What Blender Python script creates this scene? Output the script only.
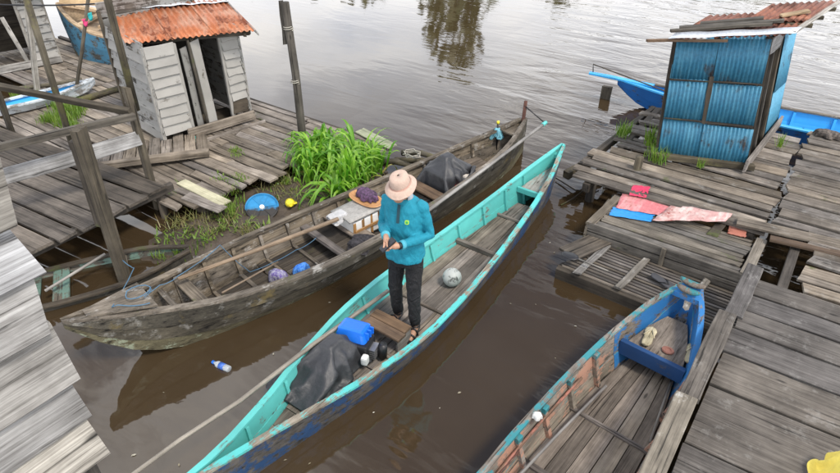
import bpy, bmesh, math, random
from mathutils import Matrix, Vector, noise
R = math.radians
random.seed(7)
scene = bpy.context.scene
for o in list(bpy.data.objects): bpy.data.objects.remove(o)
C = scene.collection

# ------------------------------------------------------------------ camera
PITCH, YAW, CAMH, FPX = R(35), R(35), 4.1, 611.0
cam = bpy.data.cameras.new('camera'); cam_o = bpy.data.objects.new('camera', cam); C.objects.link(cam_o)
cam_o.location = (0, 0, CAMH); cam_o.rotation_euler = (R(90) - PITCH, 0, YAW)
cam.sensor_width = 36; cam.lens = FPX / 840 * 36; cam.clip_end = 3000; cam.clip_start = 0.05
scene.camera = cam_o

# ------------------------------------------------------------------ node helper
class N:
    def __init__(s, tree): s.t = tree; s.n = tree.nodes; s.l = tree.links
    def new(s, typ, ins=None, **kw):
        n = s.n.new(typ)
        for k, v in kw.items(): setattr(n, k, v)
        for k, v in (ins or {}).items():
            if isinstance(v, bpy.types.NodeSocket): s.l.new(v, n.inputs[k])
            else: n.inputs[k].default_value = v
        return n
    def math(s, op, a, b=0.0, c=0.0, clamp=False):
        n = s.n.new('ShaderNodeMath'); n.operation = op; n.use_clamp = clamp
        for i, v in enumerate((a, b, c)):
            if isinstance(v, bpy.types.NodeSocket): s.l.new(v, n.inputs[i])
            else: n.inputs[i].default_value = v
        return n.outputs[0]
    def vmath(s, op, a, b=(0, 0, 0)):
        n = s.n.new('ShaderNodeVectorMath'); n.operation = op
        for i, v in enumerate((a, b)):
            if isinstance(v, bpy.types.NodeSocket): s.l.new(v, n.inputs[i])
            else: n.inputs[i].default_value = v
        return n.outputs[0]
    def map(s, v, a, b, c, d):
        n = s.new('ShaderNodeMapRange', {0: v, 1: a, 2: b, 3: c, 4: d}); return n.outputs[0]
    def mix(s, f, a, b, mode='MIX'):
        n = s.n.new('ShaderNodeMix'); n.data_type = 'RGBA'; n.blend_type = mode
        for i, v in ((0, f), (6, a), (7, b)):
            if isinstance(v, bpy.types.NodeSocket): s.l.new(v, n.inputs[i])
            else: n.inputs[i].default_value = v if i == 0 else (*v[:3], 1)
        return n.outputs[2]
    def noise(s, vec, scale, detail=4, rough=.55, dist=0):
        return s.new('ShaderNodeTexNoise', {'Vector': vec, 'Scale': scale, 'Detail': detail, 'Roughness': rough, 'Distortion': dist}).outputs[0]

# ------------------------------------------------------------------ sky (broken bright cloud over blue) and sun
SUN_AZ, SUN_EL = R(100), R(58)          # azimuth clockwise from +Y (river axis)
world = bpy.data.worlds.new('World'); scene.world = world; world.use_nodes = True
w = N(world.node_tree); w.n.clear()
sky = w.new('ShaderNodeTexSky', sky_type='NISHITA', sun_disc=False, sun_elevation=SUN_EL, sun_rotation=SUN_AZ, air_density=1.0, dust_density=1.5, ozone_density=1.5)
tc = w.new('ShaderNodeTexCoord')
sep = w.new('ShaderNodeSeparateXYZ', {0: tc.outputs['Generated']})
zz = w.math('MAXIMUM', sep.outputs[2], 0.03)
pv = w.new('ShaderNodeCombineXYZ', {0: w.math('DIVIDE', sep.outputs[0], w.math('ADD', zz, .12)), 1: w.math('DIVIDE', sep.outputs[1], w.math('ADD', zz, .12)), 2: 0.0})
cl = w.noise(pv.outputs[0], 1.15, 7, .56, .35)
shade = w.noise(pv.outputs[0], 2.3, 5, .55)
cov = w.math('ADD', w.map(cl, .47, .62, 0, 1), w.map(zz, .26, .60, 1.0, 0), clamp=True)   # cloud decks close up with distance
bg1 = w.new('ShaderNodeBackground', {'Color': sky.outputs[0], 'Strength': .15})
cc = w.mix(w.map(shade, .32, .68, 0, 1), (.68, .72, .80), (1.0, .985, .96))
bg2 = w.new('ShaderNodeBackground', {'Color': cc, 'Strength': w.map(zz, .05, .5, 3.9, 2.4)})   # brighter towards the hazy horizon, the same all round
mx = w.new('ShaderNodeMixShader', {0: cov, 1: bg1.outputs[0], 2: bg2.outputs[0]})
w.new('ShaderNodeOutputWorld', {0: mx.outputs[0]})
sun = bpy.data.lights.new('sun', 'SUN'); sun.energy = 3.0; sun.angle = R(11); sun.color = (1, .93, .83)
sun_o = bpy.data.objects.new('sun', sun); C.objects.link(sun_o)
sun_o.rotation_euler = (R(90) - SUN_EL, 0, math.pi - SUN_AZ)
sun_o.location = (0, 0, 20)

vs = scene.view_settings; vs.view_transform = 'Standard'; vs.look = 'None'; vs.gamma = 1; vs.exposure = 0.06; vs.use_curve_mapping = False
scene.render.engine = 'CYCLES'

# ------------------------------------------------------------------ building helpers
SP, CP, SY, CY = math.sin(PITCH), math.cos(PITCH), math.sin(YAW), math.cos(YAW)
def ray(px, py):
    a = (px - 420) / FPX; b = -(py - 236.5) / FPX
    f = CP + b * SP; z = -SP + b * CP
    return Vector((a * CY - f * SY, a * SY + f * CY, z))
def at(px, py, z=0.0):                   # survey: the ground point at height z seen at photo pixel
    d = ray(px, py); return Vector((0, 0, CAMH)) + d * ((z - CAMH) / d.z)
def top_of(base, px, py):                # survey: top of an upright standing on base
    d = ray(px, py); t = (base.x * d.x + base.y * d.y) / (d.x ** 2 + d.y ** 2)
    return Vector((0, 0, CAMH)) + d * t
MW = {}
def thing(name, label=None, cat=None, loc=(0, 0, 0), rz=0.0, group=None, kind=None, M=None):
    o = bpy.data.objects.new(name, None); C.objects.link(o); o.empty_display_size = .1
    m = M if M is not None else Matrix.Translation(Vector(loc)) @ Matrix.Rotation(rz, 4, 'Z')
    o.matrix_basis = m; MW[o] = m; tag(o, label, cat, group, kind); return o
def tag(o, label=None, cat=None, group=None, kind=None):
    for k, v in (('label', label), ('category', cat), ('group', group), ('kind', kind)):
        if v: o[k] = v
    return o
def link(name, me, mats, parent=None, M=None, world=True, smooth=False):
    """one mesh object; M in world space (world=True) or in the parent's frame"""
    if mats is not None and len(me.materials) == 0:
        for m in (mats if isinstance(mats, (list, tuple)) else [mats]): me.materials.append(m)
    if smooth: me.polygons.foreach_set('use_smooth', [True] * len(me.polygons))
    o = bpy.data.objects.new(name, me); C.objects.link(o)
    M = M if M is not None else Matrix()
    if parent is not None:
        o.parent = parent
        loc = MW[parent].inverted() @ M if world else M
        o.matrix_basis = loc; MW[o] = MW[parent] @ loc
    else:
        o.matrix_basis = M; MW[o] = M
    return o
def mesh(name, vs_, fs, mi=None):
    me = bpy.data.meshes.new(name); me.from_pydata([tuple(v) for v in vs_], [], fs)
    if mi: me.polygons.foreach_set('material_index', mi)
    me.update(); return me
def fixn(me):
    bm = bmesh.new(); bm.from_mesh(me); bmesh.ops.recalc_face_normals(bm, faces=bm.faces); bm.to_mesh(me); bm.free(); return me
rnd = random.uniform
def frame(a, b, n=(0, 0, 1)):
    a, b, n = Vector(a), Vector(b), Vector(n)
    x = (b - a).normalized(); y = n.cross(x).normalized(); z = x.cross(y)
    M = Matrix((x, y, z)).transposed().to_4x4(); M.translation = a; return M, (b - a).length
def plank_mesh(L, w, t, jit=.006, endj=.015, seg=3, ch=None, name='plank'):
    ch = min(.006, t * .3, w * .2) if ch is None else ch
    vs_, fs = [], []
    e0 = [rnd(-endj, endj) for _ in range(2)]; e1 = [rnd(-endj, endj) for _ in range(2)]
    for i in range(seg + 1):
        f = i / seg; a = rnd(-jit, jit); b = rnd(-jit, jit); zc = rnd(-jit, jit) * .6; tw = rnd(-jit, jit) * .5
        for y, z in ((-w / 2 + b, -t), (-w / 2 + b, -ch), (-w / 2 + b + ch, 0), (w / 2 + a - ch, 0), (w / 2 + a, -ch), (w / 2 + a, -t)):
            s = (y / w + .5); x = f * L
            if i == 0: x += e0[0] * (1 - s) + e0[1] * s
            if i == seg: x += e1[0] * (1 - s) + e1[1] * s
            vs_.append((x, y, z + zc + tw * (y / w) * 2))
    for i in range(seg):
        for k in range(6):
            p, q = i * 6 + k, i * 6 + (k + 1) % 6
            fs.append((p, p + 6, q + 6, q))
    fs.append(tuple(range(0, 6))); fs.append(tuple(range(seg * 6 + 5, seg * 6 - 1, -1)))
    return fixn(mesh(name, vs_, fs))
def plank(name, a, b, w, t, mat, parent, n=(0, 0, 1), world=True, **kw):
    M, L = frame(a, b, n)
    return link(name, plank_mesh(L, w, t, name=name, **kw), mat, parent, M, world)
def tube_mesh(pts, r, sides=7, name='tube', cap=True):
    pts = [Vector(p) for p in pts]; rs = r if isinstance(r, (list, tuple)) else [r] * len(pts)
    vs_, fs = [], []; prev = None
    for i, p in enumerate(pts):
        d = (pts[min(i + 1, len(pts) - 1)] - pts[max(i - 1, 0)]).normalized()
        if prev is None:
            u = d.orthogonal().normalized()
        else:
            u = (prev - d * prev.dot(d)).normalized()
        prev = u; v = d.cross(u)
        for k in range(sides):
            a = 2 * math.pi * k / sides
            vs_.append(p + (u * math.cos(a) + v * math.sin(a)) * rs[i])
    for i in range(len(pts) - 1):
        for k in range(sides):
            a, b = i * sides + k, i * sides + (k + 1) % sides
            fs.append((a, b, b + sides, a + sides))
    if cap:
        fs.append(tuple(range(sides - 1, -1, -1))); n = (len(pts) - 1) * sides; fs.append(tuple(range(n, n + sides)))
    return mesh(name, vs_, fs)
def tube(name, pts, r, mat, parent=None, sides=7, world=True, smooth=True):
    """local X of the object runs along the tube so that grain follows it"""
    pts = [Vector(p) for p in pts]; k = -1 if (pts[-1] - pts[0]).length > .02 else len(pts) // 2
    M, L = frame(pts[0], pts[k], (0, 0, 1) if abs((pts[k] - pts[0]).normalized().z) < .95 else (0, 1, 0))
    inv = M.inverted()
    return link(name, tube_mesh([inv @ p for p in pts], r, sides, name), mat, parent, M, world, smooth)
def squared(name, a, b, w, t, mat, parent, n=(0, 0, 1), world=True, **kw):   # squared timber, axis a-b at its centre
    n = Vector(n); d = (Vector(b) - Vector(a)).normalized(); nn = (n - d * n.dot(d)).normalized()
    return plank(name, Vector(a) + nn * t / 2, Vector(b) + nn * t / 2, w, t, mat, parent, n, world, **kw)
def sag(a, b, n, drop, wob=0):
    a, b = Vector(a), Vector(b); out = []
    for i in range(n + 1):
        f = i / n; p = a.lerp(b, f); p.z -= drop * 4 * f * (1 - f)
        if 0 < i < n: p += Vector((rnd(-wob, wob), rnd(-wob, wob), 0))
        out.append(p)
    return out
def cr(x, pts):                           # smooth 1-D interpolation
    if x <= pts[0][0]: return pts[0][1]
    if x >= pts[-1][0]: return pts[-1][1]
    for i in range(len(pts) - 1):
        if pts[i][0] <= x <= pts[i + 1][0]:
            x0, y0 = pts[i]; x1, y1 = pts[i + 1]; h = x1 - x0; f = (x - x0) / h
            def sl(j):
                if j == 0: return (pts[1][1] - pts[0][1]) / (pts[1][0] - pts[0][0])
                if j == len(pts) - 1: return (pts[-1][1] - pts[-2][1]) / (pts[-1][0] - pts[-2][0])
                return (pts[j + 1][1] - pts[j - 1][1]) / (pts[j + 1][0] - pts[j - 1][0])
            m0, m1 = sl(i) * h, sl(i + 1) * h
            return (2*f**3-3*f*f+1)*y0 + (f**3-2*f*f+f)*m0 + (-2*f**3+3*f*f)*y1 + (f**3-f*f)*m1
def nz(x, y=0, z=0, s=1.0): return noise.noise(Vector((x * s, y * s, z * s)))
def loft_mesh(rings, name='loft', closed=True, cap=True):
    n = len(rings[0]); vs_ = [v for r in rings for v in r]; fs = []
    for i in range(len(rings) - 1):
        for k in range(n if closed else n - 1):
            a, b = i * n + k, i * n + (k + 1) % n
            fs.append((a, b, b + n, a + n))
    if cap and closed:
        fs.append(tuple(range(n - 1, -1, -1))); m = (len(rings) - 1) * n; fs.append(tuple(range(m, m + n)))
    return mesh(name, vs_, fs)
def ring(c, rx, ry, n=14, tx=Vector((1, 0, 0)), ty=Vector((0, 1, 0)), sq=1.0):
    out = []
    for k in range(n):
        a = 2 * math.pi * k / n; ca, sa = math.cos(a), math.sin(a)
        if sq != 1: ca = math.copysign(abs(ca) ** sq, ca); sa = math.copysign(abs(sa) ** sq, sa)
        out.append(Vector(c) + tx * rx * ca + ty * ry * sa)
    return out
def merge(meshes, name='merged'):
    vs_, fs, mi, mats = [], [], [], []
    for me in meshes:
        o = len(vs_); vs_ += [v.co.copy() for v in me.vertices]
        for p in me.polygons: fs.append(tuple(i + o for i in p.vertices)); mi.append(p.material_index)
    return mesh(name, vs_, fs, mi)
def evaluated(me, mods):
    o = bpy.data.objects.new('tmp', me); C.objects.link(o)
    for typ, kw in mods:
        m = o.modifiers.new(typ, typ)
        for k, v in kw.items(): setattr(m, k, v)
    bpy.context.view_layer.update()
    dg = bpy.context.evaluated_depsgraph_get(); ev = o.evaluated_get(dg)
    out = bpy.data.meshes.new_from_object(ev, depsgraph=dg)
    bpy.data.objects.remove(o); return out
def voxel(meshes, size, smooth=2, name='body'):
    me = evaluated(merge([fixn(m) for m in meshes]), [('REMESH', dict(mode='VOXEL', voxel_size=size, use_smooth_shade=True)), ('SMOOTH', dict(factor=.5, iterations=smooth))])
    me.name = name; return me

# ------------------------------------------------------------------ materials
def mat_base(name):
    m = bpy.data.materials.new(name); m.use_nodes = True; g = N(m.node_tree); g.n.clear()
    b = g.new('ShaderNodeBsdfPrincipled'); g.new('ShaderNodeOutputMaterial', {0: b.outputs[0]})
    return m, g, b
def plain(name, col, rough=.6, var=.15, scale=8, bump=.15, metal=0, spec=.5, fold=0.0):
    m, g, b = mat_base(name); t = g.new('ShaderNodeTexCoord'); oi = g.new('ShaderNodeObjectInfo')
    v = g.vmath('ADD', t.outputs['Object'], g.new('ShaderNodeCombineXYZ', {0: g.math('MULTIPLY', oi.outputs['Random'], 31.0), 1: g.math('MULTIPLY', oi.outputs['Random'], 17.0), 2: 0.0}).outputs[0])
    n1 = g.noise(v, scale, 5, .6); n2 = g.noise(v, scale * 5, 4, .6)
    f = g.map(g.math('ADD', g.math('MULTIPLY', n1, .65), g.math('MULTIPLY', n2, .35)), .3, .7, 1 - var, 1 + var)
    c = g.mix(1.0, col, g.new('ShaderNodeCombineColor', {0: f, 1: f, 2: f}).outputs[0], 'MULTIPLY')
    g.l.new(c, b.inputs['Base Color']); b.inputs['Roughness'].default_value = rough; b.inputs['Metallic'].default_value = metal
    b.inputs['Specular IOR Level'].default_value = spec
    bp = g.new('ShaderNodeBump', {'Height': n2, 'Strength': bump, 'Distance': .01})
    if fold:
        nf_ = g.noise(g.vmath('MULTIPLY', v, (1.2, 1.2, .75)), 7.0, 3, .5, 1.6)
        rg = g.math('SUBTRACT', 1.0, g.math('ABSOLUTE', g.math('MULTIPLY', g.math('SUBTRACT', nf_, .5), 5.0)), clamp=True)
        b2 = g.new('ShaderNodeBump', {'Height': rg, 'Strength': fold, 'Distance': .03, 'Normal': bp.outputs[0]}); bp = b2
    g.l.new(bp.outputs[0], b.inputs['Normal'])
    return m
def wood(name, light, dark, rv=.3, paint=None, keep=.5, moss=0.0, white=0.0, scale=1.0, rough=.85, bump=.5, mosscol=(.07, .085, .025)):
    """weathered timber: grain along local X, its own tone per piece, optional worn paint, moss or lichen"""
    m, g, b = mat_base(name); t = g.new('ShaderNodeTexCoord'); oi = g.new('ShaderNodeObjectInfo'); r = oi.outputs['Random']
    off = g.new('ShaderNodeCombineXYZ', {0: g.math('MULTIPLY', r, 41.0), 1: g.math('MULTIPLY', r, 67.0), 2: g.math('MULTIPLY', r, 23.0)})
    v = g.vmath('ADD', t.outputs['Object'], off.outputs[0])
    gs = g.vmath('MULTIPLY', v, (1.0 * scale, 40 * scale, 40 * scale)); fs = g.vmath('MULTIPLY', v, (5 * scale, 190 * scale, 190 * scale))
    n1 = g.noise(gs, 1, 5, .6, .4); n2 = g.noise(fs, 1, 3, .6); n3 = g.noise(v, 3.2 * scale, 5, .6)
    f = g.math('ADD', g.math('MULTIPLY', n1, .55), g.math('ADD', g.math('MULTIPLY', n2, .38), g.math('MULTIPLY', n3, .3)))
    c = g.mix(g.map(f, .47, .77, 0, 1), dark, light)
    crack = g.map(n1, .33, .39, .25, 1.0)
    blot = g.map(n3, .3, .7, .72, 1.12)
    per = g.map(r, 0, 1, 1 - rv, 1 + rv * .55)
    kv = g.new('ShaderNodeTexVoronoi', {0: g.vmath('MULTIPLY', v, (2.2, 7, 7)), 'Scale': 1.0}).outputs[0]
    knot = g.map(kv, .05, .11, .35, 1.0); damp = g.map(g.noise(v, .9, 3, .5), .35, .65, .78, 1.12)
    k = g.math('MULTIPLY', g.math('MULTIPLY', g.math('MULTIPLY', crack, blot), per), g.math('MULTIPLY', knot, damp))
    c = g.mix(1.0, c, g.new('ShaderNodeCombineColor', {0: g.math('MULTIPLY', k, g.map(g.math('FRACT', g.math('MULTIPLY', r, 7.3)), 0, 1, 1.05, .97)), 1: k, 2: g.math('MULTIPLY', k, g.map(g.math('FRACT', g.math('MULTIPLY', r, 7.3)), 0, 1, .88, 1.04))}).outputs[0], 'MULTIPLY')
    if white:
        wm = g.math('MULTIPLY', g.map(g.noise(v, 5.5, 6, .7), .56, .66, 0, 1), g.map(n2, .35, .6, .2, 1)); c = g.mix(g.math('MULTIPLY', wm, white), c, (.52, .51, .48))
    h = f
    if paint is not None:
        pm = g.math('ADD', g.math('MULTIPLY', g.noise(v, 4.5 * scale, 6, .68), .62), g.math('ADD', g.math('MULTIPLY', n1, .22), g.math('MULTIPLY', n2, .16)))
        pm = g.map(pm, .62 - keep * .28, .66 - keep * .28, 0, 1)
        tone = g.map(g.noise(v, 2.0, 4, .6), .3, .7, .82, 1.1)
        pc = g.mix(1.0, paint, g.new('ShaderNodeCombineColor', {0: tone, 1: tone, 2: tone}).outputs[0], 'MULTIPLY')
        c = g.mix(pm, c, pc); h = g.math('ADD', g.math('MULTIPLY', f, .5), g.math('MULTIPLY', pm, .4))
        g.l.new(g.map(pm, 0, 1, rough, .5), b.inputs['Roughness'])
    else: b.inputs['Roughness'].default_value = rough
    if moss:
        mm = g.map(g.noise(v, 2.1, 6, .7), .66 - moss * .2, .74 - moss * .2, 0, .8); c = g.mix(mm, c, mosscol)
    g.l.new(c, b.inputs['Base Color']); b.inputs['Specular IOR Level'].default_value = .35
    bp = g.new('ShaderNodeBump', {'Height': h, 'Strength': bump, 'Distance': .006}); g.l.new(bp.outputs[0], b.inputs['Normal'])
    return m
def tin(name, base, rust=(.20, .062, .025), amount=.5, rough=.5, metal=.25, pale=None, grain=(1, 1, 1)):
    """sheet metal with rust blooming in patches and runs"""
    m, g, b = mat_base(name); t = g.new('ShaderNodeTexCoord'); oi = g.new('ShaderNodeObjectInfo'); r = oi.outputs['Random']
    v = g.vmath('ADD', t.outputs['Object'], g.new('ShaderNodeCombineXYZ', {0: g.math('MULTIPLY', r, 41.0), 1: g.math('MULTIPLY', r, 13.0), 2: 0.0}).outputs[0])
    n1 = g.noise(g.vmath('MULTIPLY', v, grain), 2.2, 7, .65, .3); n2 = g.noise(g.vmath('MULTIPLY', v, (14, 1.5, 14)), 1.0, 5, .6); n3 = g.noise(v, 30, 3, .6)
    f = g.math('ADD', g.math('MULTIPLY', n1, .6), g.math('ADD', g.math('MULTIPLY', n2, .28), g.math('MULTIPLY', n3, .12)))
    k = g.map(n3, .3, .7, .82, 1.15); kk = g.new('ShaderNodeCombineColor', {0: k, 1: k, 2: k}).outputs[0]
    c = base
    if pale is not None: c = g.mix(g.map(g.math('ADD', g.math('MULTIPLY', n2, .6), g.math('MULTIPLY', g.noise(v, 3.4, 5, .6), .4)), .46, .58, 0, 1), base, pale)
    else: c = g.mix(0.0, base, base)
    rc = g.mix(g.map(n3, .35, .65, 0, 1), rust, tuple(x * .45 for x in rust))
    rm = g.map(f, .62 - amount * .25, .69 - amount * .25, 0, 1)
    c = g.mix(1.0, g.mix(rm, c, rc), kk, 'MULTIPLY')
    g.l.new(c, b.inputs['Base Color']); g.l.new(g.map(rm, 0, 1, rough, .9), b.inputs['Roughness']); g.l.new(g.map(rm, 0, 1, metal, 0), b.inputs['Metallic'])
    bp = g.new('ShaderNodeBump', {'Height': n3, 'Strength': .2, 'Distance': .004}); g.l.new(bp.outputs[0], b.inputs['Normal'])
    return m
def leafmat(name, c1, c2, tr=.35):
    m, g, b = mat_base(name); oi = g.new('ShaderNodeObjectInfo'); t = g.new('ShaderNodeTexCoord')
    geo = g.new('ShaderNodeNewGeometry'); 
    rr = g.math('FRACT', g.math('ADD', oi.outputs['Random'], geo.outputs['Random Per Island']))
    c = g.mix(rr, c1, c2); g.l.new(c, b.inputs['Base Color']); b.inputs['Roughness'].default_value = .42
    ts = g.new('ShaderNodeBsdfTranslucent', {0: g.mix(1.0, c, (1.0, 1.3, .5), 'MULTIPLY')}); mxs = g.new('ShaderNodeMixShader', {0: tr, 1: b.outputs[0], 2: ts.outputs[0]})
    out = [n for n in g.n if n.type == 'OUTPUT_MATERIAL'][0]; g.l.new(mxs.outputs[0], out.inputs[0]); return m

M_DECK = wood('weathered_deck_wood', (.37, .325, .285), (.10, .082, .066), rv=.32, moss=.12)
M_DECKR = wood('weathered_jetty_wood', (.30, .262, .226), (.07, .056, .045), rv=.40, moss=.2, white=.25)
M_JETTY = wood('dark_jetty_wood', (.165, .152, .145), (.05, .044, .041), rv=.25, white=.22, bump=.35)
M_BEAM = wood('worn_beam_wood', (.27, .25, .225), (.10, .09, .08), rv=.15, white=.8)
M_DARKW = wood('dark_wet_wood', (.10, .085, .07), (.025, .02, .016), rv=.3, moss=.35)
M_POST = wood('old_post_wood', (.125, .11, .09), (.035, .03, .024), rv=.3, moss=.15)
M_POSTM = wood('mossy_post_wood', (.17, .15, .11), (.05, .042, .03), rv=.3, moss=.6, mosscol=(.12, .11, .045))
M_PALE = wood('silver_grey_board', (.47, .46, .45), (.13, .122, .114), rv=.15, bump=.6, moss=.1, mosscol=(.10, .09, .07))
M_CLAP = wood('whitewashed_clapboard', (.24, .215, .19), (.07, .06, .05), rv=.25, paint=(.32, .308, .285), keep=.9)
M_CLAPG = wood('grey_clapboard', (.22, .2, .18), (.06, .052, .045), rv=.3, paint=(.27, .265, .25), keep=.62)
M_OLD = wood('old_boat_wood', (.27, .232, .19), (.05, .041, .032), rv=.22, moss=.12, white=.6, scale=.8)
M_OLDOUT = wood('old_boat_outside', (.13, .118, .095), (.028, .025, .02), rv=.15, moss=.35, white=.4, scale=.7, mosscol=(.15, .115, .045))
M_OLDLOW = wood('old_boat_bottom_strake', (.20, .18, .11), (.06, .05, .03), rv=.1, paint=(.26, .29, .21), keep=.26, scale=.7)
M_BOATFL = wood('boat_floor_wood', (.29, .25, .22), (.085, .07, .06), rv=.3)
M_BROWNW = wood('brown_plank', (.24, .16, .105), (.08, .052, .035), rv=.2)
M_TURQ = wood('turquoise_paint', (.34, .31, .27), (.12, .10, .085), rv=.06, paint=(.105, .47, .44), keep=.80, bump=.25)
M_TURQW = wood('worn_turquoise_rail', (.36, .33, .29), (.14, .12, .10), rv=.1, paint=(.085, .46, .44), keep=.52)
M_TURQOUT = wood('dark_blue_hull_paint', (.14, .13, .12), (.035, .032, .03), rv=.1, paint=(.022, .062, .15), keep=.48)
M_TURQDK = wood('worn_bow_deck', (.40, .385, .36), (.16, .145, .13), rv=.1, paint=(.07, .42, .41), keep=.22)
M_BLUEB = wood('blue_boat_paint', (.34, .31, .27), (.12, .10, .085), rv=.06, paint=(.03, .17, .42), keep=.66)
M_BLUERIM = wood('teal_boat_rim', (.36, .33, .30), (.12, .10, .085), rv=.1, paint=(.04, .23, .26), keep=.5)
M_NAVY = wood('navy_board_paint', (.2, .18, .17), (.06, .05, .045), rv=.1, paint=(.016, .06, .17), keep=.75)
M_SALMON = wood('salmon_inner_paint', (.36, .33, .29), (.15, .13, .11), rv=.2, paint=(.44, .25, .18), keep=.46)
M_FARB = wood('bright_blue_boat_paint', (.3, .3, .3), (.1, .1, .1), rv=.1, paint=(.05, .38, .76), keep=1.0, bump=.15)
M_FARBO = wood('deep_blue_hull', (.12, .12, .12), (.03, .03, .03), rv=.1, paint=(.012, .11, .36), keep=.75)
M_BIGB = wood('sky_blue_hull', (.16, .16, .15), (.05, .05, .045), rv=.1, paint=(.07, .22, .34), keep=.6)
M_TAN = wood('tan_timber', (.62, .47, .31), (.34, .24, .15), rv=.2)
M_BAMB = wood('pole_wood', (.36, .27, .19), (.17, .12, .08), rv=.2, rough=.6)
M_GPOLE = wood('grey_pole', (.36, .34, .32), (.16, .15, .14), rv=.15, rough=.6)
M_RUST = tin('rusty_roof_tin', (.42, .135, .05), rust=(.24, .065, .025), amount=.45, pale=(.46, .24, .15))
M_RUSTD = tin('dark_rusty_tin', (.20, .075, .045), rust=(.13, .045, .025), amount=.5, pale=(.30, .12, .07))
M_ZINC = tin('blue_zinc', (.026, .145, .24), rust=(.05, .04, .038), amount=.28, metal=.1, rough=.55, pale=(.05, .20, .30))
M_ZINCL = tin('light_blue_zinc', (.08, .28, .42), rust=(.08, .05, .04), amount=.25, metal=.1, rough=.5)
M_SILVER = tin('pale_zinc_trim', (.55, .58, .62), rust=(.2, .12, .07), amount=.18, metal=.3, rough=.4)
M_PINK = tin('faded_pink_tin', (.52, .16, .17), rust=(.34, .09, .06), amount=.3, metal=0, rough=.6, pale=(.62, .30, .30))
M_PINKW = tin('flaking_white_pink_tin', (.52, .30, .28), rust=(.44, .11, .09), amount=.42, metal=0, rough=.6, pale=(.60, .52, .48))
M_RED = tin('crimson_tin', (.56, .03, .09), amount=.2, metal=0, rough=.5)
M_BLUETIN = tin('blue_flat_sheet', (.015, .23, .60), amount=.12, metal=0, rough=.5)
M_REDBRD = tin('dull_red_board', (.36, .13, .09), amount=.3, metal=0, rough=.75)
M_TARP = plain('black_rubber_tarp', (.034, .035, .039), .5, .35, 6, .3, fold=.08)
M_BLACK = plain('black_plastic', (.012, .012, .014), .45)
M_BLUEPL = plain('glossy_blue_plastic', (.01, .14, .62), .3, .08)
M_STEEL = plain('dull_steel', (.35, .35, .36), .4, .2, metal=.8)
M_WHITE = plain('off_white_plastic', (.68, .68, .66), .5, .15)
M_ROPE = plain('blue_rope', (.07, .15, .23), .8, .2)
M_ROPEG = plain('grey_rope', (.36, .34, .29), .9, .2)
M_MUD = plain('wet_mud', (.06, .044, .030), .6, .45, 6, .9)
M_YEL = plain('yellow_plastic', (.75, .62, .03), .4, .1)
M_YCLOTH = plain('yellow_fabric', (.78, .62, .12), .85, .12, 20, .3)
M_DARKIN = plain('interior_shade', (.02, .017, .014), .9)  # near-black colour stands for the shade inside the huts
M_GRASS = leafmat('grass_blade', (.10, .20, .025), (.22, .30, .05))
M_DRY = leafmat('dry_weed', (.22, .17, .07), (.16, .19, .05), .2)
M_LEAF = leafmat('strap_leaf', (.09, .26, .02), (.30, .50, .06), .42)
M_TREE = leafmat('far_foliage', (.09, .11, .04), (.19, .18, .08), .2)

# ------------------------------------------------------------------ settled cloths (draped first, placed later)
def drape(lx, ly, res, z0, solids, rot=0.0, frames=45, stiff=8.0, seed=0, off=(0, 0)):
    """let a sheet fall over simple solids standing on a floor and keep the settled shape"""
    tmp = []
    for vs_, fs in solids:
        o = bpy.data.objects.new('tmp_solid', mesh('tmp_solid', vs_, fs)); C.objects.link(o); o.modifiers.new('c', 'COLLISION'); tmp.append(o)
        o.collision.thickness_outer = .008; o.collision.cloth_friction = 25; o.collision.damping = .6
    vs_, fs = [], []; nx, ny = res, max(4, int(res * ly / lx)); ca, sa = math.cos(rot), math.sin(rot)
    for j in range(ny + 1):
        for i in range(nx + 1):
            x, y = lx * (i / nx - .5), ly * (j / ny - .5); z = z0 + .02 * nz(x * 6, y * 6, seed)
            k = 1 - .10 * (abs(i / nx - .5) * 2) ** 6 * (abs(j / ny - .5) * 2) ** 6
            x *= k; y *= k
            vs_.append((x * ca - y * sa + off[0], x * sa + y * ca + off[1], z))
    for j in range(ny):
        for i in range(nx): a = j * (nx + 1) + i; fs.append((a, a + 1, a + nx + 2, a + nx + 1))
    o = bpy.data.objects.new('tmp_sheet', mesh('tmp_sheet', vs_, fs)); C.objects.link(o); tmp.append(o)
    m = o.modifiers.new('cloth', 'CLOTH'); s_ = m.settings; s_.quality = 6; s_.mass = .5; s_.bending_stiffness = stiff; s_.tension_stiffness = 20; s_.compression_stiffness = 20; s_.air_damping = 2.0
    m.collision_settings.distance_min = .008; m.collision_settings.use_self_collision = True; m.collision_settings.self_distance_min = .006; m.collision_settings.collision_quality = 3
    m.point_cache.frame_start = 1; m.point_cache.frame_end = frames
    for f in range(1, frames + 1): scene.frame_set(f)
    dg = bpy.context.evaluated_depsgraph_get(); me = bpy.data.meshes.new_from_object(o.evaluated_get(dg), depsgraph=dg)
    for t_ in tmp: bpy.data.objects.remove(t_)
    scene.frame_set(1)
    return evaluated(me, [('SUBSURF', dict(levels=1, render_levels=1)), ('SOLIDIFY', dict(thickness=.006, offset=0))])
def hexa(x0, x1, y0, y1, z0, z1, t=.85):
    xc, yc = (x0 + x1) / 2, (y0 + y1) / 2
    v = [(x, y, z0) for x, y in ((x0, y0), (x1, y0), (x1, y1), (x0, y1))] + [(xc + (x - xc) * t, yc + (y - yc) * t, z1) for x, y in ((x0, y0), (x1, y0), (x1, y1), (x0, y1))]
    return v, [(3, 2, 1, 0), (4, 5, 6, 7), (0, 1, 5, 4), (1, 2, 6, 5), (2, 3, 7, 6), (3, 0, 4, 7)]

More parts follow.
